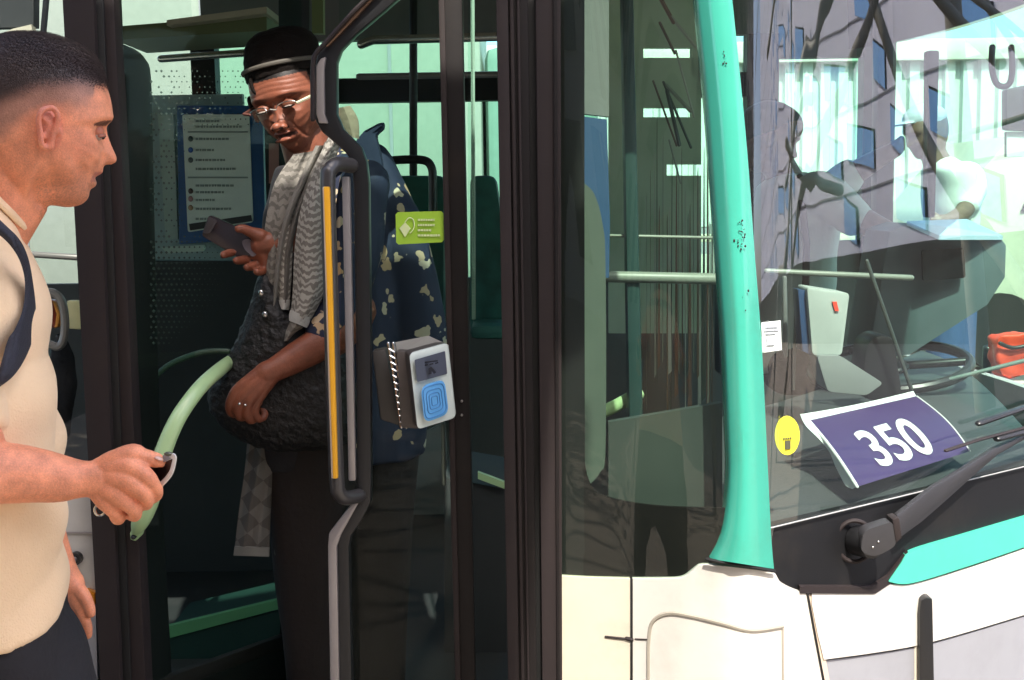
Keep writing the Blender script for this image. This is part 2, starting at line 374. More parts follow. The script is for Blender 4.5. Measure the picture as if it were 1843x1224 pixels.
# white truck standing beyond the bus
tk = thing('parked_truck', (-3, 7.5, 0), 'plain white box truck standing beyond the bus seen through its far windows', 'truck')
M['truckw'] = mat('truck_panel', (.29, .32, .27), .5, dirt=.15)
MB().box(-6.2, -.16, 7.5, 9.6, .95, 3.2).build('cargo_box', M['truckw'], tk, bevel=.03)
for k in range(5): MB().box(-5.2+k*1.12, -5.18+k*1.12, 7.485, 7.5, 1.0, 3.15).build('panel_rib', M['greyp'], tk)
MB().box(-.14, .55, 7.55, 9.5, .6, 2.5).build('cab', mat('truck_cab', (.16, .27, .22), .4), tk, bevel=.08)
MB().box(-6.2, .5, 7.7, 9.4, .55, .94).build('chassis', M['black'], tk)
for xx in (-5.3, -4.3, .1): MB().tube([(xx, 7.55, .5), (xx, 7.85, .5)], .5, 24, round_end=False).build('wheel', M['rubber'], tk)
# what the near glass mirrors behind the camera
bb = thing('brick_building', (0, -14, 0), 'pale stone building with tall windows across the street behind the stop', 'building')
M['stone'] = mat('pale_stone', (.42, .38, .32), .8, dirt=.3, vs=3)
MB().box(-25, 25, -14.6, -14, 0, 14).build('wall', M['stone'], bb)
for i in range(16):
    for j in range(4):
        MB().box(-24+i*3.1, -22.6+i*3.1, -14.0, -13.95, .8+j*3.3, 3.0+j*3.3).build('window', M['blackg'], bb)
M['bark'] = mat('bark', (.12, .085, .06), .9, bump=.8, bs=20)
M['leaf'] = mat('leaf', (.06, .11, .03), .6, var=.4)
for q, (tx, ty) in enumerate(((-1.8, -7.5), (2.2, -8.2), (5.2, -7.0))):
    t_ = thing('street_tree', (tx, ty, 0), ('street tree with a bare leaning trunk behind the stop', 'street tree with a forked trunk nearest the stop canopy', 'street tree beyond the canopy by the lattice mast')[q], 'tree', 'street trees')
    MB().tube(catmull([(tx, ty, 0), (tx+.1, ty, 1.5), (tx-.05, ty, 3), (tx+.2, ty, 5)], 4), [.2-.006*i for i in range(13)], 10).build('trunk', M['bark'], t_)
    mb = MB()
    for i in range(900):
        d = Vector((random.gauss(0, 1), random.gauss(0, 1), random.gauss(0, .7))); c = Vector((tx, ty, 5.6)) + d*1.1
        e = Vector((random.uniform(-1, 1), random.uniform(-1, 1), random.uniform(-1, 1))).normalized()*.16; f_ = e.orthogonal().normalized()*.09
        mb.add([c-e, c+f_, c+e, c-f_], [(0, 1, 2, 3)])
    mb.build('crown', M['leaf'], t_, smooth=False)
# ================================================================ the bus
bus = thing('city_bus', (0, 3.5, 0), 'white and teal city bus with its front doors open showing route 350', 'bus')
YB = [(900, 2.33), (1005, 2.32), (1137, 2.27), (1230, 2.205), (1300, 2.165), (1340, 2.15), (1400, 2.187), (1455, 2.235), (1600, 2.39), (1720, 2.555), (1843, 2.75), (1900, 2.855)]
def _lin(x):
    if x < 900: return 2.33
    if x > 1900: return 2.855 + (x-1900)*.00195
    return interp(YB, x)
YBs = []
for i in range(102):
    x_ = 900 + i*10; ws = [(k, math.exp(-(k/(16 if x_ < 1390 else 55))**2/2)) for k in range(-150, 151, 10)]
    if x_ >= 1390: ws = [(k, w__) for k, w__ in ws if abs(k) <= max(20, (x_-1360)*.8)]
    YBs.append((x_, sum(_lin(x_+k)*w__ for k, w__ in ws)/sum(w__ for k, w__ in ws)))
YBs = catmull(YBs, 3)
def Ys(px, py):
    rk = .07*max(0, (1000-py))/1000 * sm(1005, 1300, px)
    return interp(YBs, px) + rk
def band(name, top, bot, m, off=0, th=.02, nu=40, nv=8, parent=bus, thv=None):
    x0 = max(top[0][0], bot[0][0]); x1 = min(top[-1][0], bot[-1][0])
    def fn(u, v):
        px = lerp(x0, x1, u); py = lerp(interp(top, px), interp(bot, px), v); return P(px, py, Ys(px, py)+off)
    return sheet(name, fn, nu, nv, m, parent, th=(thv or (0, th, 0)) if th or thv else 0)
def vband(name, left, right, m, off=0, bulge=.02, th=.03, nu=10, nv=40, parent=bus):
    y0 = left[0][1]; y1 = left[-1][1]; L_ = [(b, a) for a, b in left]; R_ = [(b, a) for a, b in right]
    def fn(u, v):
        py = lerp(y0, y1, v); px = lerp(interp(L_, py), interp(R_, py), u)
        return P(px, py, Ys(px, py) + off - bulge*(1-(2*u-1)**4))
    return sheet(name, fn, nu, nv, m, parent, th=(0, th, 0))
def cm(pts, n=6): return catmull(pts, n)

# lower skin panels
p1 = band('side_panel', [(1006, 1037), (1060, 1040), (1134, 1042)], [(1006, 1420), (1134, 1420)], M['cream'], nu=10, th=.025)
top2 = cm([(1139, 1042), (1190, 1042), (1228, 1040), (1248, 1027), (1266, 1017), (1330, 1022), (1392, 1032), (1404, 1048), (1425, 1060), (1446, 1067)]) + [(1454, 1072), (1483, 1224), (1516, 1400)]
band('corner_panel', top2, [(1139, 1420), (1516, 1420)], M['white'], nu=60, th=.025)
# flap on the corner panel, its seam modelled as a groove line
fl = cm([(1167, 1420), (1167, 1224), (1168, 1150), (1176, 1118), (1203, 1104), (1240, 1108), (1300, 1122), (1352, 1135), (1408, 1128)], 8)
mbs = MB(); mbs.tube([P(a, b, Ys(a, b)+.0005) for a, b in fl],   .0040, 6); mbs.tube([P(1408, 1128, Ys(1408, 1128)+.0005), P(1410, 1420, Ys(1410, 1420)+.0005)], .0032, 6)
mbs.build('flap_seam', mat('seam', (.30, .27, .22), .8), bus)
for (a, b, c, d, r_) in ((1090, 1146, 1128, 1150, .0022), (1128, 1149, 1137, 1151, .004), (1143, 1150, 1166, 1151, .0012)):
    MB().tube([P(a, b, Ys(a, b)-.001), P(c, d, Ys(c, d)-.001)], r_, 6).build('scuff', M['frame2'], bus)
# front bumper, three colours
band('bumper_panel', cm([(1461, 1067), (1560, 1068), (1600, 1052), (1640, 1052), (1740, 1023), (1843, 988), (1900, 966)]), cm([(1461, 1086), (1481, 1187), (1484, 1187), (1560, 1177), (1650, 1162), (1740, 1138), (1843, 1107), (1900, 1090)]), M['white'], off=0, th=.03)
vband('bumper_edge', [(1455, 1070), (1484, 1224), (1520, 1420)], [(1466, 1072), (1493, 1224), (1530, 1420)], M['beige'], off=.004, bulge=0, th=.03, nu=3)
MB().tube([P(a, b, Ys(a, b)-.002) for a, b in ((1453, 1068), (1468, 1150), (1482, 1224), (1516, 1400))], .0026, 6).build('panel_gap', M['rubber'], bus)
MB().tube([P(a, b, Ys(a, b)-.001) for a, b in ((1136.5, 1042), (1137, 1224), (1137, 1400))], .0022, 6).build('panel_gap', M['rubber'], bus)
band('teal_panel', cm([(1600, 1046), (1622, 1014), (1640, 993), (1740, 962), (1843, 931), (1900, 914)], 5), cm([(1600, 1047), (1640, 1050), (1740, 1020), (1843, 985), (1900, 963)], 5), M['teal'], off=-.008, th=.03)
band('grey_bumper', cm([(1486, 1189), (1560, 1180), (1650, 1165), (1740, 1141), (1843, 1110), (1900, 1093)]), [(1486, 1420), (1900, 1420)], M['greyp'], off=.01, th=.03)
bl = MB(); bl.plate([(1658, 1080), (1668, 1076), (1679, 1078), (1682, 1224), (1700, 1300), (1656, 1300), (1655, 1100)], Ys(1668, 1150)-.035, .04); bg_ = bl.build('bumper_guard', M['black'], bus, bevel=.004)
MB().plate([(1646, 1086), (1654, 1079), (1657, 1078), (1654, 1300), (1643, 1300)], Ys(1668, 1150)-.02, .035).build('guard_base', M['cream'], bg_, bevel=.002)
# continuing front, beyond the frame and round to the far side
front = [(P(1900, 900, 2.86).x, 2.86), (1.42, 3.1), (1.58, 3.5), (1.58, 4.0), (1.50, 4.45), (1.36, 4.72)]
front = catmull(front, 5)
def fstrip(name, z0, z1, m, th=(-.03, 0, 0), rake=.05, d=0):
    n = len(front)-1
    return sheet(name, lambda u, v: (front[round(u*n)][0]+d - rake*max(0, lerp(z0, z1, v)-1), front[round(u*n)][1], lerp(z0, z1, v)), n, 4, m, bus, th=th)
fstrip('front_panel', .3, .98, M['white'])
fstrip('windscreen', .99, 2.12, M['g_far'], th=0)
fstrip('destination_panel', 2.12, 2.95, M['blackg'])

# black base of the windscreen
band('windscreen_base', [(1388, 948), (1843, 842), (1900, 828)], cm([(1388, 1022), (1402, 1045), (1430, 1061), (1500, 1066), (1575, 1066), (1602, 1046), (1640, 993), (1740, 962), (1843, 931), (1900, 914)]), mat('base_black', (.006, .006, .007), .6, spec=.3, dirt=.3), off=.012, th=.03, nu=80)
band('base_lip', [(1440, 1056), (1570, 1056), (1600, 1036), (1634, 992)], [(1440, 1068), (1575, 1069), (1608, 1047), (1642, 994)], M['frame2'], off=-.004, th=.02)
MB().tube([P(px, interp([(1388, 950), (1843, 840), (1900, 826)], px), Ys(px, 900)-.001) for px in range(1388, 1901, 16)], .0015, 6).build('glass_seal', mat('seal_grey', (.35, .35, .35), .5), bus)
# windscreen and near side glass
band('windscreen', [(1318, -900), (1900, -900)], [(1318, 1000), (1385, 1000), (1388, 951), (1843, 841), (1900, 827)], M['g_wind'], th=0, nu=70, nv=30, off=.006)
band('quarter_window', [(1010, -900), (1318, -900)], [(1010, 1040), (1318, 1040)], M['g_side'], th=0, nu=40, nv=20, off=.006)
# printed black borders of the quarter window
vband('glass_border', [(1008, -900), (1008, 1038)], [(1050, -900), (1053, 1038)], M['rubber'], off=.012, bulge=0, th=.006, nu=3)
band('glass_border', cm([(1050, 820), (1062, 870), (1090, 893), (1180, 910), (1318, 915)]), cm([(1050, 1040), (1190, 1042), (1232, 1040), (1262, 1024), (1318, 1024)]), M['frame'], off=.012, th=.006)
# teal pillar
pl_l = cm([(1180, -900), (1250, -100), (1255, 0), (1274, 200), (1290, 420), (1303, 600), (1310, 760), (1313, 850), (1308, 920), (1298, 970), (1279, 1006)])
pl_r = cm([(1240, -900), (1305, -100), (1318, 0), (1343, 250), (1358, 450), (1371, 620), (1380, 800), (1388, 950), (1395, 1024)])
pl_r[-1] = (1395, 1024); pl_l[-1] = (1279, 1006)
def pil(u, v):
    py = lerp(-900, 1006, v); l_ = interp([(b, a) for a, b in pl_l], py); r_ = interp([(b, a) for a, b in pl_r], py)
    px = lerp(l_, r_, u); py2 = py + 18*u*sm(.9, 1, v)
    ridge = .018*max(0, 1-abs(u-.36)/.36)**.8 if u < .36 else .018*max(0, 1-((u-.36)/.64)**2.2)
    return P(px, py2, Ys(px, py) - .004 - ridge)
M['teal_dim'] = mat('teal_paint_dimmed', (.045, .34, .25), .25, coat=.6, var=.08, vs=9, dirt=.3)  # darker copy of the teal, grazing sunlight put into its colour
pil_o = sheet('windscreen_pillar', pil, 16, 90, M['teal_dim'], bus, th=(0, .05, 0))
mb = MB()
for (cx, cy, n_, sp) in ((1303, 105, 7, 14), (1334, 415, 16, 22), (1336, 440, 6, 18), (1342, 540, 3, 16)):
    for _ in range(n_):
        a = cx + random.gauss(0, sp*.28); b = cy + random.gauss(0, sp*.7); r_ = random.uniform(.0007, .0019)
        c = P(a, b, Ys(a, b) - .0225); mb.ell(c, ((r_, 0, 0), (0, .0008, 0), (0, 0, r_*random.uniform(.6, 1.6))), 8, 5)
mb.build('paint_chips', M['frame2'], pil_o)
MB().tube([P(a, b, Ys(a, b)-.012) for a, b in cm([(1272, 1006), (1300, 1012), (1345, 1019), (1394, 1028)])], .003, 6).build('pillar_gasket', M['rubber'], bus)
# hidden upper body and roof
MB().box(-8, 1.0, 2.33, 4.75, 2.95, 3.1).build('roof', M['white'], bus, bevel=.04)
sheet('front_roof', lambda u, v: Vector((lerp(.3, 1.5, v), lerp(2.3 + .9*v*v, 4.72, u), 2.96)), 6, 10, M['white'], bus, th=(0, 0, .1))
MB().box(-8, .2, 2.32, 2.38, 2.25, 2.95).build('header_panel', M['frame'], bus)
# interior box
MB().box(-8, .95, 2.42, 4.7, .30, .35).build('floor', M['floor'], bus)
MB().box(-1.22, 1.3, 2.5, 4.66, 2.36, 2.40).build('ceiling', M['ceil'], bus)
MB().box(-8.05, -8, 2.35, 4.75, .3, 3).build('rear_panel', M['white'], bus)
# far side
FY0, FY1 = 4.70, 4.75
fw = MB(); fw.box(-8, .95, FY0, FY1, .3, 1.28); fw.box(.95, 1.36, FY0, FY1, .3, 1.40); fw.box(-1.15, .95, FY0, FY1, 2.18, 2.95); fw.box(.95, 1.36, FY0, FY1, 2.09, 2.95); fw.box(-8, -1.15, FY0, FY1, 2.80, 2.95)
fw.build('far_side', M['intg'], bus)
fm = MB(); fm.box(-.90, .98, FY0-.01, FY1+.005, 1.95, 2.04)
for a, b in ((-8, -7.9), (-6.2, -6.0), (-4.2, -4.0), (-2.7, -2.6), (-1.19, -1.10), (-.94, -.86), (.06, .16), (.90, 1.02), (1.34, 1.46)): MB().box(a, b, FY0-.02, FY1+.012, 1.28, 2.18).build('window_pillar', M['rubber'], bus)
fm.build('window_rail', M['rubber'], bus)
for a, b in ((-7.9, -6.2), (-6.0, -4.2), (-4.0, -2.7), (-2.6, -1.19), (-1.1, -.94), (-.86, .06), (.16, .9)):
    raw('far_window', [(a, FY0+.03, 1.28), (b, FY0+.03, 1.28), (b, FY0+.03, 2.8 if b < -1.15 else 2.18), (a, FY0+.03, 2.8 if b < -1.15 else 2.18)], [(0, 1, 2, 3)], M['g_far'] if b > -1.15 else M['g_clear'], bus)
raw('driver_window', [(1.02, FY0+.03, 1.40), (1.34, FY0+.03, 1.40), (1.34, FY0+.03, 2.18), (1.02, FY0+.03, 2.18)], [(0, 1, 2, 3)], M['g_far'], bus)

# ---- near side: left of the doors
ln = MB()
def side_quad(mb, pix, Y, th): mb.plate(pix, Y, th)
sp = MB(); sp.plate([(-900, 893), (170, 893), (180, 1420), (-900, 1420)], 2.36, .03); lp = sp.build('side_panel', M['white'], bus, bevel=.004)
MB().plate([(-900, 948), (172, 958), (172, 961), (-900, 951)], 2.357, .004).build('panel_seam', M['greym'], bus)
cp = MB(); c0 = P(135, 1006, 2.35)
cp.tube([c0+Vector((0, .02, 0)), c0-Vector((0, .004, 0))], .013, 24, round_end=False); cap = cp.build('filler_cap', M['black'], bus)
MB().tube([c0-Vector((0, .002, 0)), c0-Vector((0, .01, 0))], .006, 12).build('cap_knob', M['greym'], cap)
MB().plate([(152, 1062), (170, 1068), (171, 1090), (154, 1084)], 2.34, .02).build('marker_light', mat('amber', (.9, .3, .02), .2, coat=.6), bus, bevel=.003)
MB().plate([(-900, 1086), (172, 1090), (180, 1420), (-900, 1420)], 2.345, .02).build('lower_skirt', M['greyp'], bus)
raw('left_window', [P(-900, -100, 2.38), P(165, -100, 2.38), P(165, 893, 2.38), P(-900, 893, 2.38)], [(0, 1, 2, 3)], M['g_clear'], bus)
MB().box(-1.95, -1.50, 3.9, 3.95, .35, 1.22).build('side_lining', mat('pale_lining', (.34, .36, .35), .6), bus)
MB().plate([(-900, -500), (64, -500), (60, 48), (-900, 75)], 2.40, .03).build('upper_trim', M['int'], bus)
MB().plate([(22, 52), (56, 44), (58, 56), (30, 66), (0, 70), (0, 62)], 2.39, .02).build('trim_edge', M['cream'], bus)
MB().tube([P(85, -20, 2.41), P(78, 60, 2.41)], .006).build('window_rod', M['black'], bus)
MB().tube([P(60, 458, 2.7), P(150, 464, 2.7)], .007).build('handrail', M['greym'], bus)
# mirror-like loop and lamp left of the post
lo = [P(a, b, 2.62) for a, b in catmull([(60, 540), (78, 527), (98, 528), (112, 545), (117, 580), (114, 612), (104, 624), (90, 620)], 5)]
MB().tube(lo, .009, 10).build('grab_loop', M['greym'], bus)
MB().plate([(72, 540), (100, 540), (107, 565), (104, 590), (78, 592)], 2.64, .03).build('lamp', mat('dark_red', (.25, .03, .01), .3, coat=.4), bus, bevel=.006)
MB().plate([(93, 541), (101, 545), (108, 566), (104, 588), (97, 592), (101, 565)], 2.63, .03).build('lamp', mat('orange_lens', (.85, .35, .06), .3), bus, bevel=.003)
MB().plate([(119, 541), (144, 541), (146, 594), (120, 592)], 2.72, .02).build('ticket_panel', mat('cream_lamp', (.95, .82, .45), .4), bus, bevel=.006)

# ---- left door post
def vstrip(name, l_, r_, m, Y, th, parent=bus, bev=.002):
    mb = MB(); mb.plate([l_[0], r_[0], r_[1], l_[1]], Y, th); return mb.build(name, m, parent, bevel=bev)
ldoor = thing('x', (0, 0, 0), None, None); bpy.data.objects.remove(ldoor)
def lean(x0, x1, a=-300, b=1500):       # same line extended past both picture edges
    return (lerp(x0, x1, a/1224), a), (lerp(x0, x1, b/1224), b)
def strip(name, xl0, xl1, xr0, xr1, m, Y, th, parent=bus, bev=.002):
    return vstrip(name, lean(xl0, xl1), lean(xr0, xr1), m, Y, th, parent, bev)
strip('door_post', 112, 180, 168, 217, M['frame2'], 2.30, .10)
strip('rubber_seal', 160, 214, 186, 236, M['rubber'], 2.315, .06)
# left door leaf, swung inward: edge profile, glass, frames
def YL(px): return lerp(2.33, 2.92, (px-200)/(548-200))
leafL = MB(); leafL.plate([(*lean(184, 233)[0],), (*lean(205, 262)[0],), (*lean(205, 262)[1],), (*lean(184, 233)[1],)], 2.32, .05); LD = leafL.build('door_leaf', M['frame2'], bus, bevel=.004)
f1 = [(200, 2.335, -300), (262, YL(262), -300)]
def lq(pts, th=.03): return [P(a, b, YL(a)) for a, b in pts]
MB().prism(lq(cm([(204, 76), (232, 84), (254, 104), (264, 140), (268, 300), (278, 700), (290, 1000), (302, 1224), (310, 1500)], 4) + [(266, 1500), (204, 100)]), (.0, .03, 0)).build('leaf_border', M['rubber'], LD)
MB().prism(lq([(255, 1236), (555, 1128), (555, 1152), (255, 1262)]), (0, .03, 0)).build('leaf_frame', M['frame2'], LD, bevel=.003)
MB().prism(lq([(255, 1262), (555, 1152), (555, 1500), (255, 1600)]), (0, .03, 0)).build('leaf_kick', M['rubber'], LD)
MB().prism(lq([(500, -300), (556, -300), (560, 1300), (504, 1300)]), (0, .04, 0)).build('leaf_frame', M['frame'], LD, bevel=.004)
raw('leaf_glass', lq([(205, -300), (545, -300), (545, 1500), (205, 1500)]), [(0, 1, 2, 3)], M['g_door'], LD)
# printed dot pattern of the leaf glass
dots = MB()
M['frit'] = mat('frit_grey', (.055, .065, .06), .6)
for i in range(26):
    for j in range(52):
        x = 272 + i*9.2 + (j % 2)*4.6; y = 128 + j*9.6
        edge = 1 - sm(280, 300 + 95*sm(480, 360, y) * 0 + (118 if y > 425 else 38) * sm(640, 520, y) + 8, x)
        if y < 230: edge = max(edge, .35*sm(300, 290, abs(x-250)))
        if y > 620: edge *= sm(660, 620, y)
        if edge < .06 or (random.random() < .35 and y < 430): continue
        s_ = .0033*math.sqrt(edge)*random.uniform(.8, 1.05); c = P(x, y, YL(x)-.004)
        dots.add([c+Vector((-s_, 0, 0)), c+Vector((0, 0, s_)), c+Vector((s_, 0, 0)), c+Vector((0, 0, -s_))], [(0, 1, 2, 3)])
dots.build('printed_dots', M['frit'], LD, smooth=False)
# curved mint grab handle
hp = catmull([(*P(a, b, c), r_) for a, b, c, r_ in ((243, 962, 2.30, .006), (252, 940, 2.28, .0165), (268, 905, 2.27, .018), (280, 862, 2.27, .0175), (297, 805, 2.28, .0165), (322, 750, 2.30, .0155), (358, 700, 2.35, .0145), (392, 668, 2.45, .0145), (420, 648, 2.58, .014), (460, 632, 2.66, .013))], 6)
gh = MB().tube([h[:3] for h in hp], [h[3] for h in hp], 16).build('grab_handle', M['mint'], LD)
MB().plate([(233, 960), (240, 945), (258, 948), (254, 965), (243, 975), (234, 972)], 2.295, .02).build('handle_foot', M['mint'], gh, bevel=.004)
c = P(241, 966, 2.29); MB().tube([c+Vector((0, .01, 0)), c-Vector((0, .004, 0))], .005, 10).build('screw', M['black'], gh)
for (a, b) in (((240, 700), (300, 645)), ((255, 760), (300, 700))): pass
mb = MB(); mb.tube([P(*q, YL(300)+.05) for q in catmull([(245, 750), (265, 700), (300, 660), (360, 635), (410, 632)], 5)], .006); mb.build('inner_rail', mat('dim_rail', (.03, .06, .04), .5), LD)

# ---- right door leaf: bent rail, grab bar, glass, frame
RD = MB(); W_ = .0
ov = [(752, -120), (700, -40), (640, 20), (588, 78), (572, 96), (566, 120), (566, 215), (580, 238), (622, 275), (632, 292), (636, 330), (640, 600), (642, 860), (641, 900), (622, 925), (598, 960), (592, 985), (593, 1224), (595, 1500)]
inn = [(812, -120), (760, -40), (690, 20), (640, 62), (614, 90), (606, 112), (606, 205), (617, 232), (650, 265), (660, 292), (664, 330), (667, 600), (668, 860), (667, 905), (652, 935), (632, 965), (628, 985), (633, 1224), (640, 1500)]
RD.prism([P(a, b, 2.36) for a, b in ov] + [P(a, b, 2.36) for a, b in reversed(inn)], (0, .035, 0)); RDO = RD.build('door_leaf', M['black'], bus, bevel=.006)
# lighter outer lip following the rail
lip = [(a-3, b, 2.345) for a, b in ov]
MB().tube([P(*q) for q in catmull(lip[:7], 3)], .0045, 8).build('rail_lip', M['frame2'], RDO)
def poly(name, pts, Y, th, m, parent=RDO, bev=.003): return MB().plate(pts, Y, th).build(name, m, parent, bevel=bev)
poly('rail_highlight', [(569, 118), (577, 105), (586, 102), (583, 125), (584, 205), (590, 222), (574, 222), (569, 205)], 2.348, .014, M['greym'])  # the rail's silver highlight put in as a grey plate
poly('rail_highlight', [(592, 960), (619, 925), (640, 898), (645, 906), (614, 962), (606, 985), (610, 1224), (612, 1500), (596, 1500), (594, 1224), (590, 985)], 2.348, .014, M['greym'])  # highlight along the lower rail, again a grey plate
poly('rail_edge', [(640, 20), (700, -40), (704, -36), (646, 26), (590, 84), (582, 84)], 2.348, .012, mat('bronze', (.28, .17, .11), .25, metal=.7))
# grab bar with yellow insert
gb = MB().tube([P(*q) for q in catmull([(632, 298, 2.36), (608, 296, 2.33), (594, 306, 2.315), (590, 330, 2.31), (594, 480, 2.31), (600, 700, 2.31), (606, 860, 2.31), (611, 888, 2.315), (624, 896, 2.33), (646, 892, 2.36)], 6)], .0145, 18).build('grab_bar', mat('bar_grey', (.045, .042, .042), .35, coat=.2), RDO)
poly('bar_insert', [(580, 336), (592, 336), (605, 862), (596, 862)], 2.288, .012, M['beige'], gb)
poly('bar_insert', [(582, 336), (593, 336), (608, 862), (599, 862)], 2.285, .012, M['yellow'], gb)
poly('grey_strip', [(615, 318), (629, 318), (640, 866), (627, 866)], 2.35, .02, M['greym'])
# glass and frames of the right leaf
raw('leaf_glass', [P(608, -300, 2.43), P(800, -300, 2.43), P(830, 1500, 2.43), P(620, 1500, 2.43)], [(0, 1, 2, 3)], M['g_door'], RDO)
strip('leaf_frame', 789, 822, 832, 856, M['frame'], 2.42, .05, RDO, .006)
strip('leaf_frame', 789, 819, 800, 829, M['frame2'], 2.412, .02, RDO, .002)
for yy in (722, 747):
    c = P(831, yy, 2.418); MB().tube([c+Vector((0, .01, 0)), c-Vector((0, .003, 0))], .0028, 8).build('screw', M['greym'], RDO)
poly('glass_edge', [(846, -300), (853, -300), (856, 575), (849, 575)], 2.50, .006, mat('edge_green', (.35, .5, .4), .2, coat=.5), RDO, 0)
raw('inner_pane', [P(842, -300, 2.5), P(853, -300, 2.5), P(856, 578, 2.5), P(842, 578, 2.5)], [(0, 1, 2, 3)], M['g_door'], RDO)
# lime sticker on the glass
stk = MB().plate([(716, 382), (794, 380), (798, 384), (799, 432), (795, 436), (717, 440), (713, 436), (712, 386)], 2.424, .003).build('sticker', M['lime'], RDO)
mk = MB(); mk.plate([(719, 411), (729, 400), (739, 411), (729, 427)], 2.421, .002)
for i, (x1) in enumerate((780, 782, 776, 790)):
    yy = 394 + i*9.3; xx = 752
    while xx < x1:
        wd = random.uniform(2, 5); mk.plate([(xx, yy), (xx+wd, yy), (xx+wd, yy+3.6), (xx, yy+3.6)], 2.421, .002); xx += wd+1
mk.build('sticker_print', M['limel'], stk, smooth=False)
MB().tube([P(*q, 2.421) for q in catmull([(729, 400), (736, 392), (744, 396), (745, 410), (738, 420)], 4)], .0012, 6).build('sticker_print', M['limel'], stk)

# ---- right jamb
strip('door_jamb', 893, 914, 914, 934, M['frame2'], 2.30, .12)
strip('door_jamb', 912, 932, 950, 966, M['frame'], 2.31, .12)
strip('rubber_seal', 946, 962, 968, 980, M['rubber'], 2.325, .1)
strip('door_jamb', 964, 976, 1009, 1012, M['frame2'], 2.305, .12)
strip('jamb_edge', 917, 938, 924, 944, M['frame2'], 2.303, .02)
strip('jamb_edge', 930, 949, 935, 953, M['frame2'], 2.303, .02)
strip('jamb_edge', 995, 1002, 1003, 1008, M['frame'], 2.30, .02)

# ---- ticket validator on its bracket
vc = thing('t', (0, 0, 0), None, None); bpy.data.objects.remove(vc)
def rr(cs, rad, n=5):       # rounded polygon from picture corners
    out = []; m = len(cs)
    for i in range(m):
        p0 = Vector(cs[i-1]); p1 = Vector(cs[i]); p2 = Vector(cs[(i+1) % m])
        a = p1 + (p0-p1).normalized()*rad; b = p1 + (p2-p1).normalized()*rad
        for k in range(n+1):
            t = k/n; out.append(tuple((1-t)**2*a + 2*t*(1-t)*p1 + t*t*b))
    return out
def vplate(name, cs, Ys4, th, m, parent, rad=0, bev=0):
    # corners carry their own depth (bilinear along x)
    x0 = min(c[0] for c in cs); x1 = max(c[0] for c in cs); pts = rr(cs, rad) if rad else cs
    return MB().prism([P(a, b, lerp(Ys4[0], Ys4[1], (a-x0)/(x1-x0))) for a, b in pts], th).build(name, m, parent, bevel=bev)
aw = Vector((-.055, .06, .0))
VB = vplate('ticket_validator', [(736, 636), (806, 617), (821, 752), (751, 774)], (2.30, 2.37), (-.0125, .05, -.0), mat('validator_shell', (.07, .062, .058), .5), bus, 8, .003)
vplate('face_plate', [(736, 636), (806, 617), (821, 752), (751, 774)], (2.285, 2.355), (0, .014, 0), mat('validator_white', (.62, .70, .66), .35, coat=.3), VB, 10, .003)
scn = vplate('screen', [(746, 648), (801, 632), (805, 673), (751, 688)], (2.282, 2.338), (0, .003, 0), mat('lcd', (.075, .085, .12), .3), VB, 2)
vplate('card_pad', [(757, 695), (800, 682), (808, 745), (764, 762)], (2.281, 2.336), (0, .005, 0), mat('pad_blue', (.13, .40, .75), .4, var=.04), VB, 15, .001)
padl = mat('pad_line', (.07, .24, .52), .5)
for k in (.86, .62, .42, .24):
    cs = [(782.5+(a-782.5)*k, 721+(b-721)*k) for a, b in ((757, 695), (800, 682), (808, 745), (764, 762))]; pts = rr(cs, 14*k)
    MB().tube([P(a, b, lerp(2.281, 2.336, (a-757)/51)-.0012) for a, b in pts+pts[:1]], .0011, 6).build('pad_ring', padl, VB)
dk = mat('lcd_ink', (.015, .018, .03), .4)
mb = MB()
for (a, b, c_, d) in ((764, 651, 788, 648), (762, 657, 770, 655), (773, 655, 780, 653), (783, 653, 789, 651)):
    mb.plate([(a, b), (c_, d), (c_, d+2.5), (a, b+2.5)], 2.299, .002)
mb.plate([(771, 663), (776, 660), (780, 664), (785, 670), (781, 673), (777, 668), (777, 673), (771, 674)], 2.299, .002)
mb.build('screen_text', dk, scn, smooth=False)
MB().prism([P(710, 616, 2.42), P(772, 602, 2.42), P(776, 612, 2.42), P(808, 620, 2.37), P(740, 636, 2.32), P(716, 640, 2.40)], (0, 0, -.012)).build('top_cover', mat('cover_grey', (.30, .30, .28), .5), VB, bevel=.002)
MB().plate([(714, 632), (740, 634), (752, 772), (722, 770)], 2.35, .04).build('housing', mat('validator_side', (.085, .072, .066), .5), VB, bevel=.003)
MB().plate([(669, 632), (694, 628), (722, 768), (684, 756)], 2.40, .05).build('rear_housing', mat('validator_back', (.06, .055, .05), .55), VB, bevel=.006)
for dx in (0, 9): MB().tube([P(699+dx, 618, 2.36), P(712+dx, 690, 2.36), P(722+dx, 769, 2.36)], .0035, 8).build('bracket_rod', M['steel'], VB)
mb = MB()
for i in range(12): mb.tube([P(700+i*1.9, 628+i*12, 2.358), P(710+i*1.9, 634+i*12, 2.358)], .002, 6)
mb.build('bracket_rung', M['steel'], VB)
MB().tube([P(797, 764, 2.46), P(799, 870, 2.46)], .0045).build('cable', M['greym'], VB)

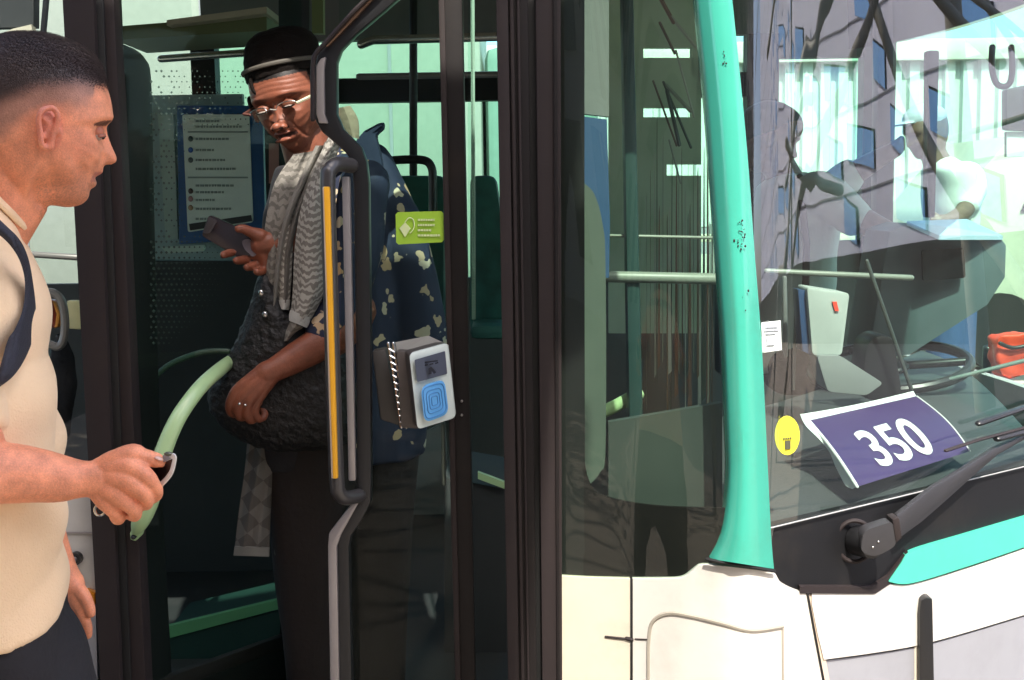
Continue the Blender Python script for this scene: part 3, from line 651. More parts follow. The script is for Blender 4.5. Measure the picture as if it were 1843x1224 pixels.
# ---- interior seen through the door
seat = MB().plate(rr([(846, 316), (893, 316), (908, 420), (912, 600), (846, 600)], 16), 3.9, .08).build('seat_back', M['seat'], bus, bevel=.02)
seat2 = MB().plate(rr([(700, 316), (800, 316), (800, 600), (700, 600)], 14), 4.1, .08).build('seat_back', M['seat'], bus, bevel=.02)
MB().plate([(846, 585), (912, 585), (925, 612), (846, 612)], 3.7, .3).build('seat_cushion', M['seat'], bus, bevel=.03)
MB().tube([P(*q, 3.75) for q in catmull([(690, 292), (715, 288), (760, 288), (776, 300), (779, 330), (779, 420)], 6)], .013).build('seat_rail', M['black'], bus)
MB().tube([P(*q, 3.2) for q in catmull([(772, 545), (786, 560), (791, 590), (794, 640)], 6)], .012).build('seat_rail', mat('rail_olive', (.16, .2, .14), .4), bus)
MB().tube([P(650, 80, 3.9), P(672, 72, 3.9), P(900, 66, 3.9)], .014).build('handrail', M['steel'], bus)
MB().tube([P(290, 106, 3.7), P(360, 101, 3.7), P(490, 92, 3.7)], .011).build('handrail', M['steel'], bus)
MB().tube([P(646, 138, 4.6), P(900, 134, 4.6)], .012).build('window_bar', M['greym'], bus)
for (a, yt, b, yb, Y) in ((744, -200, 744, 330, 4.3), ): MB().tube([P(a, yt, Y), P(b, yb, Y)], .014).build('stanchion', M['black'], bus)
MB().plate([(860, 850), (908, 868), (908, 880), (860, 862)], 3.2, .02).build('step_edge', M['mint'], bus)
MB().plate([(800, 860), (912, 880), (912, 1500), (800, 1500)], 3.22, .4).build('wheel_box', M['int'], bus)
MB().plate([(740, 790), (800, 760), (808, 860), (735, 885)], 3.5, .02).build('side_shelf', M['intg'], bus)
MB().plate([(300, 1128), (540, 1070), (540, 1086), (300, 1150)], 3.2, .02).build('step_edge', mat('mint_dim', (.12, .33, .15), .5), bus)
MB().plate([(290, 1150), (560, 1086), (560, 1400), (290, 1400)], 3.205, .3).build('wheel_box', mat('deepgreen', (.008, .035, .028), .6), bus)
MB().prism([P(190, 470, 4.0), P(640, 470, 4.0), P(640, 1400, 4.0), P(190, 1400, 4.0)], (0, .03, 0)).build('partition', M['int'], bus)
# notice in a blue frame
nf = MB().plate([(318, 190), (472, 190), (478, 428), (322, 440)], 3.92, .03).build('notice_frame', M['blue'], bus, bevel=.004)
pw = MB().plate(rr([(328, 206), (448, 206), (455, 400), (338, 418)], 5), 3.905, .01).build('notice_sheet', mat('notice_paper', (.70, .74, .68), .5), nf)
ink = mat('notice_ink', (.27, .31, .29), .6); mb = MB()
for y_ in (236, 318): mb.plate([(338, y_), (446, y_), (446, y_+3), (338, y_+3)], 3.902, .002)
for i, y_ in enumerate((216, 226, 248, 268, 286, 302, 332, 344, 358, 374, 392)):
    xx = 352
    while xx < 352 + (40, 84, 60, 30, 50, 70, 64, 50, 30, 60, 40)[i]:
        wd = random.uniform(2, 7); mb.plate([(xx, y_), (xx+wd, y_), (xx+wd, y_+4), (xx, y_+4)], 3.902, .002); xx += wd+2
mb.build('notice_text', ink, pw, smooth=False)
for i, (y_, cc) in enumerate(((250, (.05, .08, .08)), (270, (.03, .1, .35)), (288, (.1, .12, .12)), (344, (.08, .05, .04)), (358, (.4, .2, .2)), (374, (.4, .25, .15)))):
    c = P(343, y_, 3.902); MB().ell(c, ((.008, 0, 0), (0, .002, 0), (0, 0, .009)), 12, 6).build('notice_icon', mat('icon%d' % i, cc), pw)
MB().plate([(340, 403), (452, 387), (454, 398), (342, 415)], 3.901, .002).build('notice_footer', mat('footer', (.03, .03, .03)), pw)
MB().plate([(284, 206), (312, 206), (320, 430), (298, 432)], 3.95, .03).build('white_strip', mat('pale_green', (.42, .52, .46), .5), bus)
MB().plate([(484, 258), (505, 258), (505, 330), (484, 330)], 3.9, .02).build('red_notice', mat('dim_red', (.35, .16, .14), .6), bus)
MB().box(-1.20, -.86, 4.02, 4.05, 1.3, 1.93).build('partition_glass', mat('bluegrey', (.30, .40, .40), .4), bus)
MB().plate([(290, 445), (368, 441), (366, 452), (300, 456)], 3.93, .02).build('white_strip', mat('pale_green2', (.5, .6, .52), .5), bus)
MB().tube([P(526, -300, 3.0), P(526, 60, 3.0)], .03).build('stanchion', M['black'], bus)
MB().plate([(553, -200), (580, -200), (582, 60), (553, 60)], 3.1, .03).build('roof_post', mat('olive', (.15, .2, .08), .6), bus)
MB().prism([P(300, 36, 3.3), P(480, 12, 3.3), P(480, 24, 3.3), P(300, 46, 3.3)], (0, .3, 0)).build('ceiling_strip', mat('ceiling_reflection', (.45, .38, .30), .4), bus)  # pale strip: reflection of the ceiling given as a solid colour
MB().prism([P(205, 48, 3.35), P(480, 26, 3.35), P(480, 55, 3.35), P(205, 72, 3.35)], (0, .3, 0)).build('ceiling_strip', mat('trim_olive', (.12, .13, .06), .5), bus)

# ---- interior seen through quarter window and windscreen
MB().plate([(1052, -300), (1096, -300), (1096, 210), (1052, 205)], 2.7, .03).build('cab_panel', M['intg'], bus)
MB().plate([(1052, 210), (1092, 215), (1098, 400), (1096, 500), (1052, 500)], 2.68, .03).build('cab_panel', mat('cab_blue', (.025, .07, .16), .6), bus)
MB().plate(cm([(1052, 330), (1070, 350), (1084, 400), (1090, 480), (1090, 800), (1080, 850), (1052, 880)]), 2.6, .02).build('cab_shield', mat('shield', (.10, .12, .10), .35), bus)
MB().plate([(1114, -300), (1134, -300), (1158, 760), (1132, 760)], 3.0, .06).build('stanchion', mat('dk_green', (.02, .055, .05), .5), bus, bevel=.01)
MB().tube([P(*q, 3.08) for q in catmull([(1085, 742), (1110, 730), (1135, 716), (1148, 710)], 4)], .017).build('grab_handle', M['mint'], bus)
for (a, b, c_, d, Y, r_) in ((1094, 498, 1290, 502, 3.0, .014), (1094, 424, 1286, 428, 3.05, .004), (1380, 488, 1640, 500, 3.0, .007)):
    MB().tube([P(a, b, Y), P(c_, d, Y)], r_).build('cab_rail', mat('rail_pale', (.22, .25, .21), .4), bus)
MB().tube([P(1412, 500, 3.0), P(1414, 640, 3.0)], .006).build('cab_rail', M['intg'], bus)
bk = MB()
for (x0_, x1_, y0_, y1_) in ((1096, 1158, -100, 600), (1158, 1262, -100, 86), (1158, 1262, 104, 194), (1158, 1262, 211, 296), (1158, 1200, 296, 316), (1158, 1262, 316, 600), (1244, 1262, 86, 211)): bk.plate([(x0_, y0_), (x1_, y0_), (x1_, y1_), (x0_, y1_)], 3.9, .03)
bk.build('cab_bulkhead', mat('bulkhead', (.46, .56, .42), .6, var=.3, vs=5), bus, smooth=False)
rq = random.Random(21); cs_ = [mat('strip%d' % k, c) for k, c in enumerate(((.30, .33, .27), (.14, .10, .07), (.45, .47, .40), (.08, .10, .08), (.22, .13, .09)))]
for k in range(22):
    x_ = 1165 + k*5.6 + rq.uniform(-2, 2); y0_ = rq.uniform(215, 420); y1_ = rq.uniform(640, 780); wd = rq.uniform(.8, 2.6)
    MB().plate([(x_, y0_), (x_+wd*.5, y0_-12), (x_+wd+rq.uniform(-3, 3), y1_), (x_-wd+rq.uniform(-3, 3), y1_+8)], 3.55+rq.uniform(0, .2), .006).build('reflection_streak', cs_[k % 5], bus, smooth=False)  # thin coloured plates painting the pane's brown and pale reflection streaks
for k in range(9):
    a_ = (1158+rq.uniform(0, 60), rq.uniform(-40, 330)); MB().tube([P(*a_, 3.75), P(a_[0]+rq.uniform(20, 60), a_[1]+rq.uniform(40, 120), 3.75)], rq.uniform(.003, .007), 6).build('lattice_reflection', cs_[(k*2+1) % 5], bus)  # slanted bars stand in for the lattice mirrored in the quarter window
# cab lining: dark block below the windows, dashboard
MB().prism([P(1095, 760, 2.35), P(1300, 725, 2.30), P(1300, 930, 2.30), P(1095, 930, 2.35)], (0, .02, 0)).build('cab_lining', mat('lining', (.05, .06, .055), .5), bus)
dash = [P(1320, 760, 3.1), P(1640, 700, 3.3), P(1843, 655, 3.6), P(2100, 600, 3.9)]
def dashf(u, v):
    px = lerp(1200, 1880, u); near = P(px, interp([(1200, 960), (1388, 955), (1843, 846), (1900, 830)], px), Ys(px, 900)+.05); near.z = .955
    far = Vector((lerp(.45, 1.45, u), lerp(3.0, 4.3, u**1.2), 1.02)); p = near.lerp(far, v); p.z += .05*math.sin(v*3.1)*(.3+.7*u); return p
sheet('dashboard', dashf, 24, 14, M['dash'], bus, th=(0, 0, -.3))
# instrument hood and steering wheel
MB().prism([P(*q) for q in ((1600, 415, 3.55), (1640, 402, 3.55), (1800, 424, 3.5), (1814, 440, 3.5), (1812, 500, 3.5), (1780, 550, 3.5), (1640, 640, 3.55), (1560, 650, 3.6))], (0, .25, 0)).build('instrument_hood', mat('hood', (.12, .14, .16), .4), bus, bevel=.02)
MB().prism([P(1632, 398, 3.45), P(1740, 394, 3.7), P(1805, 424, 3.5), P(1690, 424, 3.42)], (0, 0, -.012)).build('hood_reflection', mat('hood_reflection', (.45, .52, .66), .35), bus)  # lavender reflection on the hood's top painted as a pale plate
cen = P(1600, 660, 3.5); ax1 = Vector((.19, -.06, .02)); ax2 = Vector((.04, .18, .035))
cw = [cen + ax1*math.cos(6.2832*k/40)*1.1 + ax2*math.sin(6.2832*k/40)*1.1 for k in range(41)]
sw = MB().tube(cw, .015, 10, round_end=False).build('steering_wheel', M['black'], bus)
MB().ell(cen, (ax1*.3, ax2*.3, ax1.cross(ax2).normalized()*.02)).build('wheel_hub', M['black'], sw)
for k in (0, 13, 27): MB().tube([cen, cw[k]], .012).build('spoke', M['black'], sw)
# ticket machine
tm = MB().plate(rr([(1452, 516), (1530, 528), (1516, 640), (1462, 640)], 8), 2.85, .10).build('ticket_machine', mat('tm_grey', (.40, .45, .42), .45), bus, bevel=.008)
MB().plate([(1436, 520), (1453, 524), (1460, 640), (1444, 632)], 2.87, .06).build('screen', mat('tm_blue', (.03, .07, .16), .3), tm, bevel=.004)
MB().plate([(1498, 543), (1506, 543), (1510, 560), (1503, 560)], 2.845, .004).build('indicator', mat('tm_red', (.8, .08, .05), .4), tm)
MB().plate(rr([(1470, 640), (1512, 640), (1590, 690), (1560, 712), (1490, 705)], 8), 2.83, .1).build('cup_tray', mat('tray', (.20, .22, .21), .5), bus, bevel=.01)
MB().plate(cm([(1555, 660), (1562, 620), (1585, 604), (1608, 612), (1616, 650), (1620, 720), (1560, 720)]), 3.0, .12).build('driver_fan', M['black'], bus, bevel=.02)
for (x0, y0, x1, y1, Y, c_, r_) in ((1560, 470, 1640, 700, 2.95, (.05, .06, .055), .005),):
    MB().tube([P(x0, y0, Y), P(x1, y1, Y)], r_).build('pillar_rod', mat('rod', c_, .4), bus)
MB().plate([(1583, -300), (1612, -300), (1610, 420), (1576, 400)], 4.5, .08).build('far_pillar', M['rubber'], bus, bevel=.02)
MB().plate([(1670, 90), (1692, 90), (1684, 392), (1668, 392)], 4.25, .05).build('mirror_arm', M['black'], bus, bevel=.01)
MB().tube([P(*q, 3.6) for q in catmull([(1786, 85), (1785, 120), (1792, 148), (1806, 156), (1818, 148), (1822, 120), (1820, 85)], 6)], .009).build('strap_loop', M['black'], bus)
MB().plate([(1812, 160), (1860, 150), (1860, 236), (1812, 234)], 4.0, .05).build('mirror', M['black'], bus, bevel=.01)
MB().plate([(1812, 237), (1860, 237), (1860, 282), (1812, 282)], 4.02, .02).build('notice', M['paperw'], bus)
# shelf edges, cables and switches of the cab
for (x0, y0, x1, y1, Y, r_) in ((1640, 700, 1880, 640, 3.3, .006), (1432, 560, 1428, 700, 2.95, .004)):
    MB().tube([P(x0, y0, Y), P(x1, y1, Y)], r_).build('cab_trim', M['intg'], bus)
MB().plate(rr([(1660, 450), (1735, 446), (1738, 500), (1662, 506)], 5), 3.49, .012).build('display', M['blackg'], bus)
# stickers on the windscreen
st = MB().plate([(1370, 581), (1405, 577), (1407, 630), (1372, 635)], Ys(1388, 600)-.004, .003).build('paper_sticker', M['paperw'], bus)
mb = MB()
for (a, b, c_, d) in ((1378, 588, 1400, 590), (1376, 594, 1402, 596), (1378, 600, 1396, 602), (1380, 608, 1394, 622)): mb.plate([(a, b), (c_, b-1), (c_, d-1), (a, d)], Ys(1388, 600)-.0065, .002)
mb.build('sticker_print', mat('pale_ink', (.42, .44, .5)), st, smooth=False)
el = [(1417+22.5*math.cos(6.2832*k/36), 784+35*math.sin(6.2832*k/36)) for k in range(36)]
ys = MB().plate(el, Ys(1417, 784)-.006, .003).build('round_sticker', M['yel'], bus)
mb = MB(); mb.plate([(1413, 794), (1423, 793), (1423, 808), (1413, 809)], Ys(1417, 784)-.0085, .002)
for k in range(4): mb.plate([(1410+k*4, 788.5-k*.4), (1412.6+k*4, 788.5-k*.4), (1412.6+k*4, 791.5-k*.4), (1410+k*4, 791.5-k*.4)], Ys(1417, 784)-.0085, .002)
mb.build('sticker_print', mat('dk_ink', (.08, .08, .05)), ys, smooth=False)

# ---- wiper
YW = lambda px: Ys(px, 900) - .055
wp = MB()
wp.prism([P(a, b, YW(a)) for a, b in ((1614, 928), (1645, 904), (1681, 876), (1732, 846), (1790, 808), (1843, 783), (1920, 750), (1920, 760), (1843, 793), (1796, 820), (1750, 860), (1700, 905), (1660, 940), (1622, 968))], (0, .022, 0))
wpo = wp.build('wiper', mat('wiper_black', (.030, .029, .032), .38), bus, bevel=.006)
rim = [P(1538+33*math.cos(t*.2094), 974+37*math.sin(t*.2094), Ys(1538, 960)-.012) for t in range(31)]
MB().tube(rim, .0045, 8, round_end=False).build('pivot_ring', M['frame2'], wpo)
h0 = P(1541, 972, Ys(1541, 960)+.0); h1 = P(1572, 978, YW(1560)-.01)
MB().tube([h0, h1], .030, 24, round_end=False).build('pivot_hub', M['black'], wpo, bevel=.002)
MB().plate(rr([(1548, 975), (1556, 955), (1608, 938), (1614, 982), (1578, 1002), (1552, 997)], 12), YW(1560)-.03, .035).build('arm_head', mat('wiper_black2', (.035, .034, .037), .4), wpo, bevel=.005)
MB().plate([(1606, 935), (1619, 932), (1624, 968), (1613, 978)], YW(1560)-.032, .04).build('arm_clamp', M['frame2'], wpo, bevel=.003)
for a, b in ((1571, 985), (1581, 975)):
    c = P(a, b, YW(1560)-.031); MB().ell(c, ((.0024, 0, 0), (0, .002, 0), (0, 0, .0024)), 8, 6).build('bolt', M['steel'], wpo)
MB().tube([P(1703, 811, YW(1703)), P(1760, 792, YW(1760)), P(1843, 770, YW(1843)), P(1920, 745, YW(1900))], .0055, 8, flat=.6).build('blade', M['frame2'], wpo)
MB().tube([P(1762, 762, YW(1762)+.03), P(1843, 734, YW(1843)+.03), P(1900, 714, YW(1900)+.03)], .009, 8, flat=.7).build('blade', M['black'], wpo)
MB().tube([P(1796, 789, YW(1796)), P(1843, 776, YW(1843)), P(1900, 758, YW(1900))], .011, 8, flat=.7).build('blade_carrier', M['black'], wpo)

# ================================================================ route sign on the dashboard
sg = thing('route_sign', P(1600, 880, 2.6), 'purple laminated sign reading 350 bent on the dashboard behind the windscreen', 'sign')
def sgn(u, v, off=0):
    # picture corners with their own depth, curved left side, lying on the dash
    tl = Vector((1456, 757)); tr_ = Vector((1650, 713)); br = Vector((1746, 812)); blq = Vector((1543, 876))
    p = (tl*(1-u)+tr_*u)*(1-v) + (blq*(1-u)+br*u)*v
    bow = math.sin(v*math.pi)
    p += Vector((0, 6))*0 + Vector((6, -4))*bow*(1-u)*.5 + Vector((14, -7))*bow*u*.55
    Y = ((2.56*(1-u)+2.92*u)*(1-v) + (2.37*(1-u)+2.68*u)*v) - .02*bow
    return P(p.x, p.y, Y+off)
sheet('sign_sheet', lambda u, v: sgn(u, v), 20, 20, M['purple'], sg, th=(0, .0015, 0))
def edge(pts, name='white_margin', r_=.0022): MB().tube([sgn(a, b, -.001) for a, b in pts], r_, 6).build(name, M['paperw'], sg)
sheet('white_margin', lambda u, v: P(*(Vector((1440, 746)).lerp(Vector((1644, 704)), u)*(1-v) + Vector((1455, 762)).lerp(Vector((1650, 715)), u)*v + Vector((0, 5*math.sin(u*3.14)*.6))), (2.58*(1-u)+2.94*u)), 20, 2, M['paperw'], sg, th=(0, .002, 0))
edge([(0, k/16) for k in range(17)], r_=.0032); edge([(1, k/16) for k in range(17)], r_=.0016)
sheet('folded_back', lambda u, v: P(*catmull([(1440, 746), (1450, 766), (1474, 790), (1492, 812), (1503, 838), (1513, 858), (1522, 874), (1534, 880)], 8)[round(v*56)][:2], 2.54-.16*v).lerp(sgn(0, v, .004), u), 6, 56, mat('paper_back', (.60, .66, .64), .6), sg, th=(0, .001, 0))
tv, tf = textmesh('350', 1, .018)
x0 = min(v.x for v in tv); x1 = max(v.x for v in tv); y0 = min(v.y for v in tv); y1 = max(v.y for v in tv)
# subdivide text so it follows the sheet
q = ((1533, 779), (1634, 749), (1690, 813), (1588, 841))
def inv_uv(px, py):
    u, v = .5, .5
    for _ in range(30):
        def f(u, v):
            tl = Vector((1456, 757)); tr_ = Vector((1650, 713)); br = Vector((1746, 812)); blq = Vector((1543, 876))
            p = (tl*(1-u)+tr_*u)*(1-v) + (blq*(1-u)+br*u)*v; bow = math.sin(v*math.pi)
            return p + Vector((6, -4))*bow*(1-u)*.5 + Vector((14, -7))*bow*u*.55
        p = f(u, v); du = (f(u+.01, v)-p)/.01; dv = (f(u, v+.01)-p)/.01; e = Vector((px, py))-p; det = du.x*dv.y-du.y*dv.x
        u += (e.x*dv.y-e.y*dv.x)/det; v += (du.x*e.y-du.y*e.x)/det
    return u, v
tvw = []
for v in tv:
    a = (v.x-x0)/(x1-x0); b = 1-(v.y-y0)/(y1-y0)
    px = (q[0][0]*(1-a)+q[1][0]*a)*(1-b) + (q[3][0]*(1-a)+q[2][0]*a)*b; py = (q[0][1]*(1-a)+q[1][1]*a)*(1-b) + (q[3][1]*(1-a)+q[2][1]*a)*b
    uu, vv = inv_uv(px, py); tvw.append(sgn(uu, vv, -.004))
raw('digits', tvw, tf, M['paperw'], sg, smooth=False)
# ================================================================ people
EAR = [(0, 33), (10, 34), (17, 24), (16, 8), (9, -6), (5, -22), (-3, -33), (-11, -28), (-12, -8), (-14, 12), (-9, 28)]
MAN_OUT = [(62, 62), (100, 66), (138, 82), (163, 104), (182, 132), (191, 158), (197, 187), (198, 208), (195.5, 218), (187, 227), (187.5, 238), (190, 250), (196, 269), (201, 284), (199, 293), (189, 297.5), (179, 297), (176, 304), (175, 311), (167, 316.5), (160, 319.5), (163.5, 327), (161, 336), (151, 342), (149, 352), (144, 361), (131, 370), (108, 373), (82, 369), (60, 375), (20, 378), (-25, 345), (-45, 292), (-62, 230), (-64, 180), (-52, 125), (-20, 86), (20, 66)]
MAN_SIDE = {(195.5, 218): (190, 218), (187, 227): (181, 228), (187.5, 238): (178, 240), (190, 250): (177, 252), (196, 269): (176, 268), (201, 284): (174, 284), (199, 293): (172, 293), (189, 297.5): (170, 298), (179, 297): (168, 302), (176, 304): (166, 308), (175, 311): (164, 314), (167, 316.5): (161, 320), (160, 319.5): (159, 324), (163.5, 327): (157, 329), (161, 336): (153, 337)}
HK = .235/311.0       # outline units (picture pixels of the profile) to metres at life size
CU, CV = 85.0, 225.0
def resample(out):
    L_ = []
    for u, v in out:
        x = (u-CU)*HK; z = (CV-v)*HK; L_.append((math.atan2(z, x), math.hypot(x, z)))
    L_.sort(); return L_
def polar(L_, a):
    if a < L_[0][0] or a >= L_[-1][0]:
        a0, r0 = L_[-1]; a1, r1 = L_[0]; a1 += 2*math.pi
        if a < a0: a += 2*math.pi
        t = (a-a0)/(a1-a0); return lerp(r0, r1, t)
    lo, hi = 0, len(L_)-1
    while hi-lo > 1:
        m = (lo+hi)//2
        if L_[m][0] <= a: lo = m
        else: hi = m
    t = (a-L_[lo][0])/(L_[hi][0]-L_[lo][0]+1e-9); return lerp(L_[lo][1], L_[hi][1], t)
def head_local(mouth_open=True, flat_nose=0, width=.077):
    """head surface in local metres: x forward, y lateral, z up, origin by the ear"""
    out = list(MAN_OUT)
    if flat_nose: out = [(u - flat_nose*sm(240, 284, v)*(1-sm(290, 300, v)) if u > 170 and 240 < v < 300 else u, v) for u, v in out]
    if not mouth_open: out = [(u if not (318 < v < 322) else 166, v) for u, v in out]
    Lm = resample(catmull(out, 5, closed=True)); Ls = resample(catmull([MAN_SIDE.get(p, q) for p, q in zip(MAN_OUT, out)], 5, closed=True))
    NP, NU = 300, 61; V = []; Fc = []
    for j in range(NU):
        s = lerp(-math.pi/2, math.pi/2, (j+.5)/NU) if True else 0
        for i in range(NP):
            a = -math.pi + 2*math.pi*i/NP
            sn = math.sin(s); h = abs(sn)**.92*(1 if sn > 0 else -1); g = max(0.02, math.cos(s))**.72
            fz = math.sin(a)*polar(Lm, a)/HK                   # height above centre in outline units
            Wd = width
            if fz < 0 and math.cos(a) > -.3: Wd = width*lerp(1, .66, sm(-40, -150, fz))
            if fz < -60 and math.cos(a) <= -.3: Wd = width*.86
            y = Wd*h*lerp(1, width/Wd, sm(.75, 1.0, abs(h)))
            sig = interp([(-150, .026), (-112, .026), (-100, .022), (-88, .021), (-72, .0115), (-60, .0165), (-40, .009), (-10, .0095), (0, .03), (12, .045)], fz)
            wgt = math.exp(-(y/sig)**2) if (math.cos(a) > .2 and fz < 14) else 1
            r = lerp(polar(Ls, a), polar(Lm, a), wgt)*g
            x = r*math.cos(a); z = r*math.sin(a)
            if x > .02:
                # eye sockets, cheek bones, nostril wings
                for sy in (-1, 1):
                    d2 = ((y-sy*.030)/.015)**2 + ((z+.010)/.011)**2; x -= .0065*math.exp(-d2)
                    d2 = ((y-sy*.046)/.018)**2 + ((z+.042)/.016)**2; x += .004*math.exp(-d2)
                    d2 = ((y-sy*.0125)/.006)**2 + ((z+.051)/.0065)**2; x += .0045*math.exp(-d2)
                    d2 = ((y-sy*.028)/.018)**2 + ((z-.010)/.005)**2; x += .0025*math.exp(-d2)
            V.append(Vector((x, y, z)))
    for j in range(NU-1):
        for i in range(NP): Fc.append((j*NP+i, j*NP+(i+1) % NP, (j+1)*NP+(i+1) % NP, (j+1)*NP+i))
    Fc.append(tuple(range(NP-1, -1, -1))); Fc.append(tuple((NU-1)*NP+k for k in range(NP)))
    return V, Fc
def ear_local(sy):
    mb = MB(); c = Vector((.0, sy*.076, -.004)); px = [Vector((x*HK*1.0, 0, z*HK*1.0)) for x, z in EAR]
    pts = [c + Vector((p.x, sy*(.012 + .006*(1 if p.x < -8*HK else 0)), p.z)) for p in px]
    q = catmull(pts + [pts[0]], 5); mb.tube([Vector(a) for a in q], .0042, 8)
    mb.ell(c + Vector((.001, sy*.004, .001)), (Vector((.0105, 0, 0)), Vector((0, .007, 0)), Vector((0, 0, .021))), 14, 10)
    mb.tube([c+Vector((-.006, sy*.011, .014)), c+Vector((.002, sy*.010, .006)), c+Vector((-.004, sy*.011, -.012))], .0032, 8)
    mb.ell(c + Vector((.002, sy*.010, -.022)), (Vector((.006, 0, 0)), Vector((0, .005, 0)), Vector((0, 0, .008))), 10, 8)
    mb.ell(c + Vector((.012, sy*.004, -.004)), (Vector((.004, 0, 0)), Vector((0, .006, 0)), Vector((0, 0, .007))), 10, 8)
    return mb
class Frame:
    def __init__(s, o, fwd, up, k=1.0):
        s.o = Vector(o); s.x = fwd.normalized(); u = up - s.x*up.dot(s.x); s.z = u.normalized(); s.y = s.z.cross(s.x); s.k = k
    def w(s, v): return s.o + (s.x*v[0] + s.y*v[1] + s.z*v[2])*s.k
    def l(s, p): d = (p - s.o)/s.k; return Vector((d.dot(s.x), d.dot(s.y), d.dot(s.z)))
def view_axes(px, py):
    a = ray(px, py).normalized(); r_ = ROT @ Vector((1, 0, 0)); r_ = (r_ - a*r_.dot(a)).normalized(); u = r_.cross(a); return r_, u, a
def add_head(mb, fr, **kw):
    V, Fc = head_local(**kw); mb.add([fr.w(v) for v in V], Fc)
    for sy in (-1, 1):
        e = ear_local(sy); mb.add([fr.w(v) for v in e.v], e.f)
def mixc(a, b, t): return tuple(lerp(x, y, t) for x, y in zip(a, b))

# ---------------------------------------------------------------- the man with the phone
man = thing('person', P(0, 1500, 1.75), 'man in a beige t-shirt seen in profile, holding a phone beside the open bus doors', 'person')
r_, u_, a_ = view_axes(88, 225)
HD = 1.75/ray(88, 225).y
mfr = Frame(CAM + ray(88, 225)*HD + a_*0, r_, u_, 1.0)
# scale so the outline units land on the picture pixels
kk = (CAM + ray(88, 225)*HD - CAM).length / F * 1.0
sc = kk*(ray(88, 225).length**0)*(ray(88, 225).normalized().dot(ROT @ Vector((0, 0, -1)))) / HK
mfr.k = sc
mfr.o = P(85.5, 225, 1.75)
SKM = (.90, .35, .19)
def man_col(p):
    l = mfr.l(p); u = l.x/HK + CU; v = CV - l.z/HK
    c = SKM
    n = noise.noise(p*60)*.5+.5
    c = mixc(c, (.50, .17, .10), .35*n)
    if u < 260 and v < 420:
        yh = interp([(-80, 235), (-20, 200), (20, 178), (60, 160), (110, 150), (140, 146), (200, 150)], u)
        yf = interp([(-80, 345), (-20, 320), (10, 285), (45, 245), (70, 222), (105, 212), (130, 222), (150, 214), (163, 190), (168, 158), (200, 150)], u)
        t = 1 - sm(yh, yf, v + 6*noise.noise(p*90))
        c = mixc(c, (.26, .15, .115), .75*min(1, t*1.7)); c = mixc(c, (.045, .026, .022), sm(yh+30, yh-14, v))
        ay = abs(l.y)
        if ((u-162)/22)**2 + ((v-318)/9)**2 < 1 and ay < .028: c = mixc(c, (.50, .14, .12), .7)
        # stubble
        if u > 70: c = mixc(c, (.33, .17, .12), .30*sm(290, 330, v)*(1 if u > 90 else .4))
        if v > 285 and u > 60 and noise.noise(p*900) > .15: c = mixc(c, (.20, .10, .07), .35*sm(285, 330, v))
    # eyebrow
        bx = (u - 182)/16; bz = (v - (222 - 2*bx))/4.5
        if ay > .012 and bx*bx*.6 + bz*bz < 1: c = mixc(c, (.05, .03, .025), .85)
        # ear inside and redness
        e = ((u-88)/20)**2 + ((v-229)/36)**2
        if e < 1.2 and l.y*-1 > .07: c = mixc(c, (.62, .17, .12), .5)
        cheek = math.exp(-(((u-130)/34)**2 + ((v-262)/30)**2)); c = mixc(c, (.60, .19, .115), .4*cheek)
    return c
mb = MB(); add_head(mb, mfr)
nk = lambda u, v, y=0: mfr.w(((u-CU)*HK, y, (CV-v)*HK))
mb.tube([nk(5, 290), nk(0, 340), nk(-28, 400), nk(-60, 470)], [.060, .056, .056, .060], 28)
mb.tube([nk(40, 330), nk(36, 360), nk(-4, 420)], [.030, .034, .036], 20)
head_o = fuse('body', mb, .0021, M['skin_m'], man, 6, man_col)
# eye
for sy in (-1, 1):
    c = mfr.w(((165.5-CU)*HK, sy*.029, (CV-239.5)*HK)); rr_ = .0108*mfr.k
    eo = MB().ell(c, (mfr.x*rr_, mfr.y*rr_, mfr.z*rr_)).build('eye', mat('eye_white', (.40, .32, .28), .2), man)
    ci = c + mfr.x*rr_*.80 - mfr.z*rr_*.35; MB().ell(ci, (mfr.x*.0035, mfr.y*.0055, mfr.z*.0052)).build('iris', mat('iris', (.03, .018, .012), .15), eo)
    lidm = mat('eyelid_skin%d' % (sy+1), (.50, .17, .095), .5)
    MB().ell(c + mfr.z*.0026 - mfr.x*.0006, (mfr.x*rr_*1.10, mfr.y*rr_*1.10, mfr.z*rr_*.95), 20, 14).build('eyelid', lidm, man)
    # upper lid
    q = [c + (mfr.x*math.cos(t)*1.0 + mfr.y*math.sin(t))*rr_*1.04 + mfr.z*(-.0022 - .002*abs(math.sin(t))) for t in [k*.2-1.2 for k in range(13)]]
    MB().tube(q, .0021, 8).build('eyelid', mat('lid%d' % (sy+1), (.42, .15, .09), .5), man)
    MB().tube([v - mfr.z*.0018 + mfr.x*.0012 for v in q], .0009, 6).build('eyelashes', M['hair'], man)
